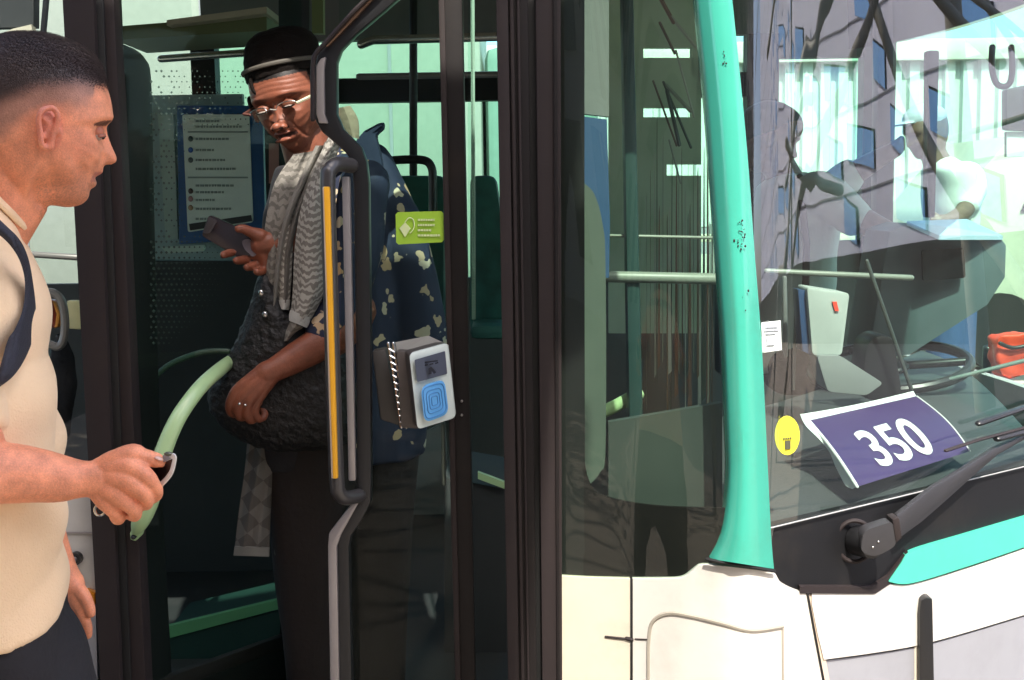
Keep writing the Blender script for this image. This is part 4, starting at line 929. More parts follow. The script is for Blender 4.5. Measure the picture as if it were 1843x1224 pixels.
# hair strands on the crown
hm = MB(); rnd = random.Random(3); cnt = 0
Lh = resample(catmull(MAN_OUT, 5, closed=True))
while cnt < 30000:
    a = rnd.uniform(.25, 3.05); s = math.asin(rnd.uniform(-1, 1)); g = math.cos(s)**.72; h = abs(math.sin(s))**.92*(1 if s > 0 else -1)
    r0 = polar(Lh, a)*g; loc = Vector((r0*math.cos(a), .077*h, r0*math.sin(a))); u = loc.x/HK+CU; v = CV-loc.z/HK
    yh = interp([(-80, 235), (-20, 200), (20, 178), (60, 160), (110, 150), (140, 146), (163, 152), (200, 156)], u)
    cover = sm(yh+14, yh-12, v)
    if rnd.random() > cover: continue
    n_ = Vector((math.cos(a)*g, h*.9, math.sin(a)*g)).normalized()
    front = sm(60, 175, u)
    dirv = (Vector((1.0+.4*front, rnd.uniform(-.2, .2), -.35*front-.05)) + n_*(.26-.08*front) + Vector((rnd.gauss(0, .05), rnd.gauss(0, .05), rnd.gauss(0, .05)))).normalized()
    ln_ = lerp(.0020, .0070 + .008*front*front, sm(yh+8, yh-60, v))*rnd.uniform(.7, 1.15)
    side = dirv.cross(n_).normalized()*.00042*rnd.uniform(.6, 1.5)
    b0 = loc - n_*.001; b1 = loc + dirv*ln_*.55 + n_*ln_*.12; b2 = loc + dirv*ln_
    hm.add([mfr.w(b0-side), mfr.w(b0+side), mfr.w(b1+side*.8), mfr.w(b1-side*.8), mfr.w(b2)], [(0, 1, 2, 3), (3, 2, 4)]); cnt += 1
hm.build('hair', M['hair'], man, smooth=False)
# t-shirt
def slice_ring(px, py, Y, a, b, n=40, ex=.9, tilt=0):
    c = P(px, py, Y); out = []
    for k in range(n):
        t = 2*math.pi*k/n; ca, sa = math.cos(t), math.sin(t)
        X = abs(ca)**ex*(1 if ca > 0 else -1)*a; Yy = abs(sa)**ex*(1 if sa > 0 else -1)*b
        out.append(c + Vector((0, 0, tilt*(1-X/a)/2)) + (r_*X + Vector((a_.x, a_.y, 0)).normalized()*Yy) - r_*a)
    return out
def shrink(v, c, k): return c + (v-c)*k
tb = MB(); rings = []
for (px, py, a, b, tl_) in ((47, 411, .080, .088, .19), (49, 418, .090, .115, .17), (56, 440, .110, .162, .11), (66, 480, .13, .195, .03), (79, 545, .138, .205, 0), (93, 620, .14, .20, 0), (105, 712, .14, .195, 0), (112, 800, .14, .19, 0), (115, 900, .14, .19, 0), (114, 970, .14, .19, 0), (119, 1030, .143, .192, 0), (122, 1080, .145, .195, -.02)):
    rings.append(slice_ring(px, py, 1.75, a, b, tilt=tl_))
tb.loft(rings)
shp = P(-30, 500, 1.58); elb = P(-55, 760, 1.50)
tb.tube([P(-80, 470, 1.68), P(-100, 560, 1.59), P(-110, 660, 1.55), P(-112, 770, 1.53)], [.075, .078, .074, .076], 24, round_end=False)
tb.tube([P(-70, 470, 1.86), P(-62, 560, 1.94), P(-62, 680, 1.98)], [.075, .07, .066], 20)
def cloth_disp(p):
    q = Vector((p.x*5, p.y*5, p.z*3.2)); d = noise.noise(q)*.006 + noise.noise(Vector((p.x*11+p.z*9, p.y*8, p.z*13-p.x*9)))*.0035
    q2 = Vector((p.x*3+p.z*4.5, p.y*4, p.z*7-p.x*5)); return d + (abs(noise.noise(q2))**1.2)*.024 - .004 + .003*math.sin(p.z*38 + p.x*22 + 5*noise.noise(p*4))*sm(1.4, 1.0, p.z)
fuse('shirt', tb, .006, M['shirt'], man, 6, None, cloth_disp)
# collar rib
cr = [P(a, b, Y) for a, b, Y in ((-60, 322, 1.66), (-20, 345, 1.655), (6, 368, 1.66), (26, 396, 1.672), (43, 414, 1.72), (47, 418, 1.77), (40, 405, 1.84))]
cr = slice_ring(48, 410, 1.75, .081, .089, tilt=.195)
MB().tube(cr+cr[:1], .0048, 8, flat=1.6).build('collar', M['shirt'], man)
# hem rib follows the lowest ring
# trousers
tr_ = MB(); rings = []
for (px, py, a, b) in ((117, 1040, .135, .18), (122, 1080, .14, .18), (136, 1120, .143, .178), (150, 1150, .145, .175), (166, 1190, .148, .17), (180, 1230, .15, .165), (196, 1290, .152, .16), (200, 1350, .15, .155)): rings.append(slice_ring(px, py, 1.75, a, b))
tr_.loft(rings); tr_.tube([P(60, 1320, 1.66), P(80, 1700, 1.66), P(60, 2150, 1.68)], [.10, .075, .06], 20); tr_.tube([P(60, 1320, 1.86), P(20, 1700, 1.86), P(-20, 2100, 1.86)], [.10, .075, .06], 20)
fuse('trousers', tr_, .008, M['blackcloth'], man, 6, None, cloth_disp)
for xx, yy, Y in ((70, 2330, 1.62), (-10, 2200, 1.86)):
    c = P(xx, yy, Y); c.z = .05; MB().ell(c, (Vector((.14, 0, 0)), Vector((0, .05, 0)), Vector((0, 0, .05)))).build('shoe', M['black'], man)
# near arm and hand holding the phone
ar = MB(); Yh = 1.58
chain(ar, [(-75, 800, 1.52, .055), (-60, 850, 1.51, .050), (0, 851, 1.53, .0405), (60, 855, 1.55, .036), (110, 861, 1.565, .031), (150, 862, 1.575, .0245), (185, 862, 1.58, .0235)], 24)
def hchain(mb, pts, Yb, n=14): chain(mb, [(a, b, Yb+d, r) for a, b, d, r in pts], n)
hchain(ar, [(185, 848, 0, .016), (225, 840, -.008, .015), (252, 849, -.012, .0125), (268, 861, -.012, .0105), (279, 876, -.004, .009), (282, 889, .010, .0085), (274, 897, .026, .008)], Yh)
hchain(ar, [(180, 858, 0, .017), (222, 862, -.012, .015), (247, 878, -.016, .0125), (262, 893, -.010, .0098), (264, 906, .006, .009), (256, 908, .024, .008)], Yh)
hchain(ar, [(178, 870, 0, .016), (205, 885, -.010, .0155), (229, 905, -.013, .0118), (242, 919, -.006, .0095), (242, 928, .010, .0088), (232, 924, .026, .008)], Yh)
hchain(ar, [(176, 878, 0, .0155), (190, 898, -.004, .0150), (204, 916, -.006, .0115), (214, 929, 0, .0092), (212, 934, .014, .0085), (206, 928, .028, .0078)], Yh)
hchain(ar, [(182, 850, .006, .020), (212, 832, .002, .0185), (240, 819, .000, .0155), (256, 822, .002, .0120), (272, 826, .005, .0112), (284, 829, .007, .0100), (290, 831, .009, .008)], Yh)
ar.ell(P(212, 862, Yh+.012), (Vector((.034, 0, .006)), Vector((0, .016, 0)), Vector((-.006, 0, .030))))
ar.ell(P(190, 880, Yh+.01), (Vector((.020, 0, 0)), Vector((0, .016, 0)), Vector((0, 0, .024))))
for q in (((190, 862), (212, 866), (240, 872)), ((188, 870), (208, 884), (232, 893)), ((196, 856), (222, 850), (240, 847)), ((205, 905 - 28), (228, 880), (250, 883))):
    ar.tube([P(a, b, Yh-.0185) for a, b in q], [.0022, .0026, .0018], 8)
def skinm(p):
    n = noise.noise(p*70)*.5+.5; c = mixc(SKM, (.50, .16, .09), .4*n); return c
def skin_disp(p): return noise.noise(p*55)*.0005 + noise.noise(p*190)*.00025
fuse('forearm', ar, .0019, M['skin_m'], man, 3, skinm, skin_disp)
nl = MB().ell(P(286, 825.5, Yh-.002), (Vector((.0058, 0, -.002)), Vector((0, .0045, 0)), Vector((.0008, 0, .0026))), 14, 8).build('thumbnail', mat('nail', (.78, .50, .42), .25, coat=.4), man)
# far hand hanging behind
fh = MB(); Yf = 1.98
chain(fh, [(40, 820, Yf, .045), (70, 930, Yf, .036), (110, 1020, Yf, .024), (128, 1052, Yf, .023)], 18)
for pts in (((126, 1050, 0, .018), (142, 1085, -.01, .013), (151, 1108, -.012, .0095), (157, 1128, -.01, .0085), (158, 1143, -.004, .0075)), ((124, 1052, 0, .018), (138, 1092, .012, .012), (146, 1118, .012, .0092), (150, 1136, .012, .0078)), ((122, 1055, 0, .017), (132, 1090, .03, .0115), (138, 1116, .032, .009), (142, 1132, .03, .0075)), ((128, 1050, 0, .016), (148, 1068, -.014, .0115), (160, 1090, -.018, .0095), (163, 1104, -.018, .0082)), ((124, 1058, .01, .015), (128, 1092, .045, .010), (132, 1112, .048, .0075))):
    hchain(fh, pts, Yf)
fuse('hand', fh, .0024, M['skin_m'], man, 3, skinm)
# phone in hand
ph = thing('phone', P(290, 850, Yh), 'dark phone in a clear silver-edged case held by the man in the beige t-shirt', 'phone')
pa = [P(290, 822, Yh+.012), P(314, 819, Yh-.006), P(312, 846, Yh+.0), P(297, 868, Yh+.010), P(282, 878, Yh+.022)]
core = [P(255, 838, Yh+.014), P(288, 830, Yh+.012), P(309, 827, Yh+.0), P(308, 845, Yh+.004), P(294, 866, Yh+.012), P(280, 876, Yh+.022), P(250, 868, Yh+.024)]
MB().prism(core, (0, .008, 0)).build('phone_body', M['blackg'], ph, bevel=.0015)
fr_ = MB().tube([Vector(v) for v in catmull([P(294, 828, Yh+.010), P(304, 823, Yh+.002), P(314, 821, Yh-.004), P(313, 833, Yh-.002), P(309, 848, Yh), P(303, 858, Yh+.003), P(293, 869, Yh+.008), P(282, 877, Yh+.016)], 5)], .0016, 8, flat=2.2).build('case_edge', mat('clear_case', (.78, .78, .76), .12, coat=.8), ph)
MB().prism([P(286, 824, Yh+.008), P(304, 817, Yh+.000), P(309, 825, Yh-.003), P(291, 834, Yh+.004)], (0, .01, 0)).build('camera_block', mat('camera_block', (.34, .34, .37), .25, coat=.5), ph, bevel=.001)
c = P(303, 817, Yh-.001); MB().ell(c, (Vector((.006, 0, 0)), Vector((0, .004, 0)), Vector((0, 0, .003)))).build('lens', mat('lens_olive', (.07, .07, .04), .1, coat=1), ph)
# key ring
rg = [P(180+9.5*math.cos(t*.2618), 918+10*math.sin(t*.2618), Yh-.002+.006*math.sin(t*.2618)) for t in range(25)]
tag(MB().tube(rg, .0019, 8, round_end=False).build('ring', M['steel'], None), 'small silver ring hooked on the little finger side of the man\'s phone hand', 'ring')
# backpack strap + pack
bpk = thing('backpack', P(-200, 700, 1.7), 'dark backpack strap running over the shoulder of the beige t-shirt', 'backpack')
so_ = [(-60, 345), (0, 402), (28, 430), (44, 462), (53, 505), (59, 560), (55, 605), (40, 645), (18, 678), (-10, 700)]
si_ = [(-60, 380), (0, 424), (26, 452), (40, 482), (45, 515), (41, 556), (27, 592), (14, 612), (3, 650), (-10, 690)]
so_ = catmull(so_, 5); si_ = catmull(si_, 5)
def strapf(u, v):
    k = round(v*(len(so_)-1)); a = Vector(so_[k]).lerp(Vector(si_[k]), u); Y = 1.553 - .028*math.sin(v*3.0) + .10*sm(30, 62, a.x)
    Y = 1.56 + .085*sm(20, 70, a.x) - .004*math.sin(u*3.14) - .03*sm(560, 690, a.y)*sm(40, 0, a.x)
    return P(a.x, a.y, Y)
sheet('strap', strapf, 8, len(so_)-1, M['strap'], bpk, th=(.002, .006, 0))
MB().prism([P(-330, 420, 1.9), P(-330, 420, 1.6), P(-330, 1000, 1.6), P(-330, 1000, 1.9)], (-.13, 0, 0)).build('pack', M['strap'], bpk, bevel=.03)
# ---------------------------------------------------------------- the woman in the doorway
wo_ = thing('person', P(560, 1300, 2.66), 'woman in a black hat and patterned grey scarf standing in the bus doorway', 'person')
SKW = (.26, .085, .048)
WY = 2.60
rw, uw, aw_ = view_axes(520, 185)
def rot_axes(yaw, pitch, roll):
    """facing given relative to the viewer: yaw to picture left, pitch down, roll"""
    f = (-aw_); f = Matrix.Rotation(R(-yaw), 3, uw) @ f
    side = uw.cross(f).normalized()
    f = Matrix.Rotation(R(pitch), 3, side) @ f; up = Matrix.Rotation(R(pitch), 3, side) @ uw
    up = Matrix.Rotation(R(roll), 3, f) @ up; return f, up
wf_, wu_ = rot_axes(25, 5, 13)
wfr = Frame(P(521.5, 177, WY+.085), wf_, wu_, 1.02)
def wom_col(p):
    l = wfr.l(p); u = l.x/HK+CU; v = CV-l.z/HK; c = SKW
    n = noise.noise(p*60)*.5+.5; c = mixc(c, (.17, .055, .03), .5*n)
    if l.x > .02:
        if ((v-319)/10)**2 + (l.y/.024)**2 < 1: c = mixc(c, (.20, .065, .05), .6)
        if abs(v-319.5) < 4.5 and abs(l.y) < .023: c = mixc(c, (.02, .006, .005), .9)
        for sy in (-1, 1):
            if ((l.y-sy*.031)/.019)**2 + ((v-218)/5.5)**2 < 1: c = mixc(c, (.06, .022, .014), .7)
            if ((l.y-sy*.031)/.017)**2 + ((v-237)/9)**2 < 1: c = mixc(c, (.13, .045, .025), .6)
            if ((l.y-sy*.010)/.0035)**2 + ((v-299)/4)**2 < 1: c = (.02, .007, .005)
    if v < 166 or (l.x < .03 and v < 225): c = (.012, .008, .007)
    return c
mb = MB(); add_head(mb, wfr, mouth_open=True, flat_nose=5, width=.072)
nk = wfr.w((.0, 0, -.10)); mb.tube([wfr.w((-.02, 0, -.06)), nk + Vector((.01, .02, -.03)), P(592, 330, WY+.17)], [.055, .054, .06], 24)
for sy in (-1, 1):
    mb.ell(wfr.w((.076, sy*.0305, -.011)), (wfr.x*.0085, wfr.y*.0155, wfr.z*.0095), 16, 12)
    mb.ell(wfr.w((.088, sy*.0125, -.0535)), (wfr.x*.009, wfr.y*.0075, wfr.z*.007), 12, 8)
mb.ell(wfr.w((.097, 0, -.051)), (wfr.x*.011, wfr.y*.011, wfr.z*.009), 14, 10)
mb.ell(wfr.w((.083, 0, -.080)), (wfr.x*.0075, wfr.y*.020, wfr.z*.0055), 16, 8)
mb.ell(wfr.w((.080, 0, -.066)), (wfr.x*.0075, wfr.y*.020, wfr.z*.0055), 16, 8)
def wom_wr(p):
    l = wfr.l(p); d = 0
    if l.x > .03:
        for sy in (-1, 1):
            # nasolabial folds, under-eye bags, forehead lines
            t_ = (-.045 - l.z)/.04
            if 0 < t_ < 1: d -= .0022*math.exp(-((l.y - sy*(.019+.014*t_))/.0028)**2)
            d += .0016*math.exp(-((l.z+.030)/.004)**2 - ((l.y-sy*.031)/.015)**2)
            d += .0025*math.exp(-((l.z+.062)/.014)**2 - ((l.y-sy*.046)/.013)**2)
        for zz in (.018, .028, .038): d -= .0008*math.exp(-((l.z-zz-.002*math.cos(l.y*60))/.0016)**2)
    return d
fuse('body', mb, .0021, M['skin_w'], wo_, 3, wom_col, wom_wr)
for sy in (-1, 1):
    q = [wfr.w((.076 + .0112*math.cos(t), sy*.0305 + .0155*math.sin(t), -.0155 - .002*math.cos(t))) for t in [k*.22-1.1 for k in range(11)]]
    MB().tube(q, .0014, 6).build('eyelashes', M['hat'], wo_)
    MB().ell(wfr.w((.0795, sy*.0305, -.0165)), (wfr.x*.0075, wfr.y*.0105, wfr.z*.0035)).build('eye', mat('eye_w%d' % (sy+1), (.30, .25, .22), .2), wo_)
# glasses
M['g_lens'] = glassmat('lens_glass', (.93, .93, .92), .03)
gl = MB()
def lens(sy): return [wfr.w((.101 - .012*abs(sy*.033+.023*math.cos(t))/.05, sy*.033 + .0225*math.copysign(abs(math.cos(t))**.75, math.cos(t)), -.020 + .0135*math.copysign(abs(math.sin(t))**.75, math.sin(t)))) for t in [k*.2618 for k in range(25)]]
for sy in (-1, 1): gl.tube(lens(sy)[1:12], .0011, 6, round_end=False)
gl.tube([wfr.w((.099, -.011, -.018)), wfr.w((.104, 0, -.014)), wfr.w((.099, .011, -.018))], .0013, 6)
go = gl.build('glasses', M['steel'], wo_)
for sy in (-1, 1):
    L_ = lens(sy); raw('lens', L_[:-1], [tuple(range(24))], M['g_lens'], go)
    MB().tube([wfr.w((.088, sy*.056, -.014)), wfr.w((.078, sy*.074, -.010)), wfr.w((.005, sy*.082, .000))], .0034, 6, flat=1).build('temple', mat('temple%d' % (sy+1), (.55, .55, .38) if sy > 0 else (.12, .05, .04), .3), go)
# hair edge and hat
mb = MB(); hrr = random.Random(5)
mb.ell(wfr.w((-.014, 0, .036)), (wfr.x*.091, wfr.y*.079, wfr.z*.050), 30, 18)
mb.ell(wfr.w((-.02, 0, -.02)), (wfr.x*.075, wfr.y*.082, wfr.z*.060), 30, 18)
fuse('hair', mb, .004, M['hat'], wo_, 1, None, lambda p: noise.noise(p*120)*.003)
ht = MB(); rings = []
for z, a, b, dx in ((.036, .096, .082, -.013), (.050, .098, .083, -.014), (.080, .093, .081, -.018), (.105, .087, .076, -.024), (.121, .075, .067, -.030), (.131, .055, .050, -.034), (.135, .028, .026, -.036)):
    rings.append([wfr.w((dx + a*math.cos(t*.1963), b*math.sin(t*.1963), z + .008 + .006*math.cos(t*.1963))) for t in range(32)])
ht.loft(rings); hat = fuse('hat', ht, .003, M['hat'], wo_, 3, None, lambda p: noise.noise(p*22)*.0045 + noise.noise(Vector((p.x*30, p.y*30, p.z*90)))*.0012)
br = []
for t in range(49):
    a = -1.75 + t*.0729; br.append(wfr.w((-.013 + .0985*math.cos(a), .0835*math.sin(a), .066 + .008*math.cos(a))))
MB().tube(br, .0042, 8, flat=1.2).build('hat_band', mat('hat_band', (.085, .075, .062), .7), hat)
lp_ = [P(a, b, WY+.02) for a, b in catmull([(476, 121), (460, 130), (452, 146), (456, 162), (466, 172)], 5)]
MB().tube(lp_, .0045, 8).build('hat_strap', M['hat'], hat)

# dress and body
M['dress'] = None
def flower_mat():
    m, t, b = newmat('flower_dress'); N = t.nodes.new; L = t.links.new
    tc = N('ShaderNodeTexCoord'); nz = N('ShaderNodeTexNoise'); nz.inputs['Scale'].default_value = 34; nz.inputs['Detail'].default_value = 2
    L(tc.outputs['Object'], nz.inputs['Vector'])
    mp = N('ShaderNodeVectorMath'); mp.operation = 'MULTIPLY_ADD'; mp.inputs[1].default_value = (.05, .05, .05); L(nz.outputs['Color'], mp.inputs[0]); L(tc.outputs['Object'], mp.inputs[2])
    vo = N('ShaderNodeTexVoronoi'); vo.inputs['Scale'].default_value = 26; L(mp.outputs[0], vo.inputs['Vector'])
    lt = N('ShaderNodeMapRange'); lt.inputs[1].default_value = .36; lt.inputs[2].default_value = .32; L(vo.outputs['Distance'], lt.inputs[0])
    sp = N('ShaderNodeSeparateColor'); L(vo.outputs['Color'], sp.inputs[0]); gt = N('ShaderNodeMath'); gt.operation = 'GREATER_THAN'; gt.inputs[1].default_value = .42; L(sp.outputs[0], gt.inputs[0])
    mu = N('ShaderNodeMath'); mu.operation = 'MULTIPLY'; L(lt.outputs[0], mu.inputs[0]); L(gt.outputs[0], mu.inputs[1])
    cr = N('ShaderNodeMix'); cr.data_type = 'RGBA'; cr.inputs[6].default_value = (.46, .28, .13, 1); cr.inputs[7].default_value = (.60, .52, .40, 1); L(sp.outputs[1], cr.inputs[0])
    mx = N('ShaderNodeMix'); mx.data_type = 'RGBA'; mx.inputs[6].default_value = (.014, .020, .050, 1); L(mu.outputs[0], mx.inputs[0]); L(cr.outputs[2], mx.inputs[7]); L(mx.outputs[2], b.inputs['Base Color']); b.inputs['Roughness'].default_value = .75
    return m
def scarf_mat(name, dark, light, scale, thr=.0):
    m, t, b = newmat(name); N = t.nodes.new; L = t.links.new
    tc = N('ShaderNodeTexCoord'); mp = N('ShaderNodeMapping'); mp.inputs['Scale'].default_value = (1, 1, .55); L(tc.outputs['Object'], mp.inputs[0])
    wv = N('ShaderNodeTexWave'); wv.wave_type = 'RINGS'; wv.inputs['Scale'].default_value = scale; wv.inputs['Distortion'].default_value = 5; wv.inputs['Detail'].default_value = 1.2; wv.inputs['Detail Scale'].default_value = 2.2; L(mp.outputs[0], wv.inputs['Vector'])
    vo = N('ShaderNodeTexVoronoi'); vo.inputs['Scale'].default_value = 34; L(mp.outputs[0], vo.inputs['Vector'])
    mr = N('ShaderNodeMapRange'); mr.inputs[1].default_value = .42; mr.inputs[2].default_value = .55; L(wv.outputs[0], mr.inputs[0])
    m2 = N('ShaderNodeMapRange'); m2.inputs[1].default_value = .30; m2.inputs[2].default_value = .36; L(vo.outputs[0], m2.inputs[0])
    mu = N('ShaderNodeMath'); mu.operation = 'MULTIPLY'; L(mr.outputs[0], mu.inputs[0]); (L(m2.outputs[0], mu.inputs[1]) if not thr else None); mu.inputs[1].default_value = 1
    mx = N('ShaderNodeMix'); mx.data_type = 'RGBA'; mx.inputs[6].default_value = (*light, 1); mx.inputs[7].default_value = (*dark, 1); L(mu.outputs[0], mx.inputs[0]); L(mx.outputs[2], b.inputs['Base Color'])
    b.inputs['Roughness'].default_value = .9; n3 = N('ShaderNodeTexNoise'); n3.inputs['Scale'].default_value = 260; L(tc.outputs['Object'], n3.inputs['Vector'])
    bp = N('ShaderNodeBump'); bp.inputs['Strength'].default_value = .5; bp.inputs['Distance'].default_value = .003; L(n3.outputs[0], bp.inputs['Height']); L(bp.outputs[0], b.inputs['Normal'])
    return m
M['dress'] = flower_mat()
M['scarf1'] = scarf_mat('scarf_dark', (.13, .12, .105), (.22, .205, .18), 34)
M['scarf2'] = scarf_mat('scarf_light', (.20, .185, .165), (.42, .40, .36), 42, 1)
M['hem'] = mat('scarf_hem', (.42, .42, .40), .9, bump=.4, bs=200)
aY = Vector((0, 1, 0)); aX = Vector((1, 0, 0))
def wring(px0, px1, py, Y, b, n=36):
    c = P((px0+px1)/2, py, Y); a = (P(px1, py, Y)-P(px0, py, Y)).length/2
    return [c + aX*abs(math.cos(t))**.9*(1 if math.cos(t) > 0 else -1)*a + aY*abs(math.sin(t))**.9*(1 if math.sin(t) > 0 else -1)*b for t in [2*math.pi*k/n for k in range(n)]]
db = MB(); Yd = WY+.17
db.loft([wring(*q) for q in ((570, 640, 262, Yd, .05), (545, 682, 285, Yd, .09), (512, 712, 320, Yd, .12), (500, 722, 380, Yd, .13), (496, 726, 450, Yd, .13), (490, 742, 520, Yd, .135), (486, 752, 600, Yd, .14), (490, 760, 680, Yd, .145), (500, 768, 760, Yd, .15), (520, 764, 815, Yd, .15))])
# far sleeve swinging out to the right
db.tube([P(668, 300, Yd), P(712, 390, Yd-.02), P(738, 500, Yd-.03), P(752, 600, Yd-.04), P(760, 680, Yd-.05)], [.055, .058, .062, .066, .06], 22)
fuse('dress', db, .006, M['dress'], wo_, 5, None, lambda p: noise.noise(Vector((p.x*14, p.y*14, p.z*5)))*.010)
MB().prism([P(*q) for q in ((640, 252, 2.70), (655, 235, 2.69), (680, 222, 2.69), (691, 218, 2.7), (690, 232, 2.7), (676, 243, 2.7), (690, 300, 2.7), (640, 300, 2.7))], (0, .04, 0)).build('collar', mat('navy', (.018, .028, .065), .8), wo_, bevel=.008)
# near sleeve end, navy
db = MB(); db.tube([P(655, 330, 2.62), P(640, 450, 2.58), P(615, 560, 2.55), P(588, 598, 2.53)], [.055, .056, .052, .046], 22)
fuse('sleeve', db, .005, M['dress'], wo_, 4, None, lambda p: noise.noise(Vector((p.x*14, p.y*14, p.z*9)))*.006)
# black top and trousers
bt = MB(); bt.loft([wring(*q) for q in ((500, 590, 300, 2.67, .07), (476, 600, 380, 2.67, .10), (474, 600, 480, 2.67, .11), (470, 600, 560, 2.67, .115), (450, 605, 640, 2.67, .12), (450, 610, 760, 2.68, .13), (480, 620, 830, 2.70, .13))])
fuse('black_top', bt, .006, M['blackcloth'], wo_, 4, None, lambda p: noise.noise(p*12)*.006)
tb2 = MB(); tb2.tube([P(555, 760, 2.68), P(560, 950, 2.68), P(570, 1120, 2.68), P(580, 1330, 2.69)], [.12, .098, .08, .07], 24); tb2.tube([P(665, 760, 2.76), P(668, 950, 2.76), P(672, 1120, 2.76), P(670, 1330, 2.76)], [.12, .10, .08, .07], 24)
fuse('trousers', tb2, .007, mat('brown_black_trousers', (.013, .008, .007), .85, bump=.2), wo_, 5, None, lambda p: noise.noise(Vector((p.x*9, p.y*9, p.z*4)))*.008)
for px, Y in ((575, 2.62), (668, 2.7)):
    c = P(px, 1330, Y); c.z = .40; MB().ell(c, (Vector((.05, 0, 0)), Vector((0, .13, 0)), Vector((0, 0, .05)))).build('shoe', M['black'], wo_)
# scarf
def strip2(name, L_, R_, Y, m, bulge=.012, th=.006, n=50, fold=0, parent=wo_, nu=12):
    L2 = catmull(L_, 8); R2 = catmull(R_, 8)
    def fn(u, v):
        a = Vector(L2[round(v*(len(L2)-1))][:2]).lerp(Vector(R2[round(v*(len(R2)-1))][:2]), u)
        yy = Y(a.y) if callable(Y) else Y
        return P(a.x, a.y, yy - bulge*math.sin(u*math.pi) - fold*math.sin(u*14+v*5)*.5)
    return sheet(name, fn, nu, n, m, parent, th=(0, th, 0))
sf = strip2('scarf', [(528, 278), (494, 330), (478, 400), (474, 460), (478, 520), (486, 545)], [(562, 272), (545, 330), (530, 400), (516, 460), (508, 520), (505, 548)], lambda y: 2.545+.05*sm(420, 270, y), M['scarf1'], fold=.006)
strip2('scarf_end', [(500, 420), (497, 480), (499, 520), (500, 548)], [(528, 400), (526, 460), (523, 520), (520, 555)], 2.535, M['scarf2'], parent=sf)
strip2('scarf_hem', [(499, 540), (500, 548), (501, 556)], [(522, 540), (521, 549), (519, 558)], 2.529, M['hem'], parent=sf)
strip2('scarf_edge', [(568, 262), (540, 320), (512, 390), (497, 470), (490, 540), (478, 622)], [(582, 262), (551, 325), (522, 395), (506, 470), (497, 545), (483, 628)], lambda y: 2.522+.05*sm(400, 270, y), mat('scarf_rim', (.24, .225, .20), .9, bump=.4, bs=200), parent=sf, nu=4)
strip2('scarf_edge', [(585, 255), (556, 315), (530, 385), (512, 450), (510, 500), (509, 545)], [(596, 255), (566, 318), (540, 385), (524, 450), (520, 500), (517, 545)], lambda y: 2.528+.05*sm(400, 270, y), mat('scarf_rim2', (.15, .14, .125), .9, bump=.4, bs=200), parent=sf, nu=4)
strip2('scarf_fold', [(590, 248), (562, 310), (540, 380), (530, 450), (527, 520), (523, 560)], [(622, 232), (600, 300), (590, 370), (586, 450), (585, 520), (556, 582)], lambda y: 2.512+.05*sm(400, 250, y), M['scarf2'], bulge=.03, fold=.004, parent=sf)
strip2('scarf_hem', [(522, 558), (520, 568), (520, 577)], [(558, 572), (556, 582), (552, 590)], 2.496, M['hem'], parent=sf)
strip2('scarf_tassel', [(523, 577), (514, 598), (511, 614)], [(545, 590), (530, 600), (518, 614)], 2.50, M['scarf1'], parent=sf, nu=4)
strip2('scarf_collar', [(606, 195), (612, 220), (624, 245)], [(630, 190), (644, 215), (646, 250)], 2.60, mat('scarf_tan', (.26, .21, .15), .9, bump=.4), parent=sf, nu=4)
# patterned cardigan tail below the bag
def rhomb():
    m, t, b = newmat('rhombus_knit'); N = t.nodes.new; L = t.links.new
    tc = N('ShaderNodeTexCoord'); mp = N('ShaderNodeMapping'); mp.inputs['Rotation'].default_value = (0, R(38), 0); mp.inputs['Scale'].default_value = (30, .01, 30)
    L(tc.outputs['Object'], mp.inputs[0]); ck = N('ShaderNodeTexChecker'); ck.inputs['Scale'].default_value = 1; ck.inputs[1].default_value = (.12, .11, .098, 1); ck.inputs[2].default_value = (.07, .062, .055, 1)
    L(mp.outputs[0], ck.inputs[0]); L(ck.outputs[0], b.inputs['Base Color']); b.inputs['Roughness'].default_value = .9; return m
cdn = strip2('cardigan', [(446, 780), (440, 850), (430, 920), (421, 998)], [(500, 780), (494, 850), (487, 920), (484, 1000)], 2.60, rhomb(), bulge=.02, fold=.01)
strip2('cardigan_hem', [(422, 984), (421, 992), (420, 1000)], [(485, 986), (484, 994), (484, 1002)], 2.594, mat('hem_grey', (.15, .145, .13), .9), bulge=.02, parent=cdn)
strip2('cardigan', [(486, 780), (488, 900), (494, 1000)], [(510, 780), (508, 900), (512, 1000)], 2.63, rhomb(), bulge=.01)
# near arm and hand
wa = MB()
chain(wa, [(640, 560, 2.56, .044), (604, 604, 2.53, .041), (570, 622, 2.515, .036), (530, 645, 2.50, .031), (496, 664, 2.485, .0255), (478, 672, 2.48, .0245)], 24)
for pts in (((480, 668, 0, .020), (455, 682, -.008, .0155), (428, 702, -.014, .0125), (415, 724, -.010, .0105), (414, 740, .004, .0088), (420, 746, .02, .008)),
            ((482, 672, 0, .020), (458, 692, -.012, .0150), (436, 714, -.016, .0122), (427, 736, -.010, .0102), (431, 750, .004, .0088), (438, 752, .02, .008)),
            ((484, 676, 0, .019), (464, 700, -.010, .0145), (449, 722, -.012, .0118), (444, 742, -.006, .0098), (450, 756, .006, .0085), (457, 756, .02, .0078)),
            ((486, 680, 0, .018), (472, 704, -.004, .0135), (461, 726, -.004, .0108), (459, 742, .0, .0090), (465, 754, .010, .008), (471, 753, .02, .0072)),
            ((482, 668, .012, .017), (462, 676, .022, .013), (470, 726, .03, .0100), (476, 742, .026, .0088), (474, 752, .018, .0078))):
    hchain(wa, pts, 2.48)
for q in (((488, 668), (455, 690), (430, 712)), ((490, 674), (468, 696), (444, 722)), ((486, 660), (452, 676), (424, 700))):
    wa.tube([P(a, b, 2.4655) for a, b in q], [.002, .0024, .0016], 8)
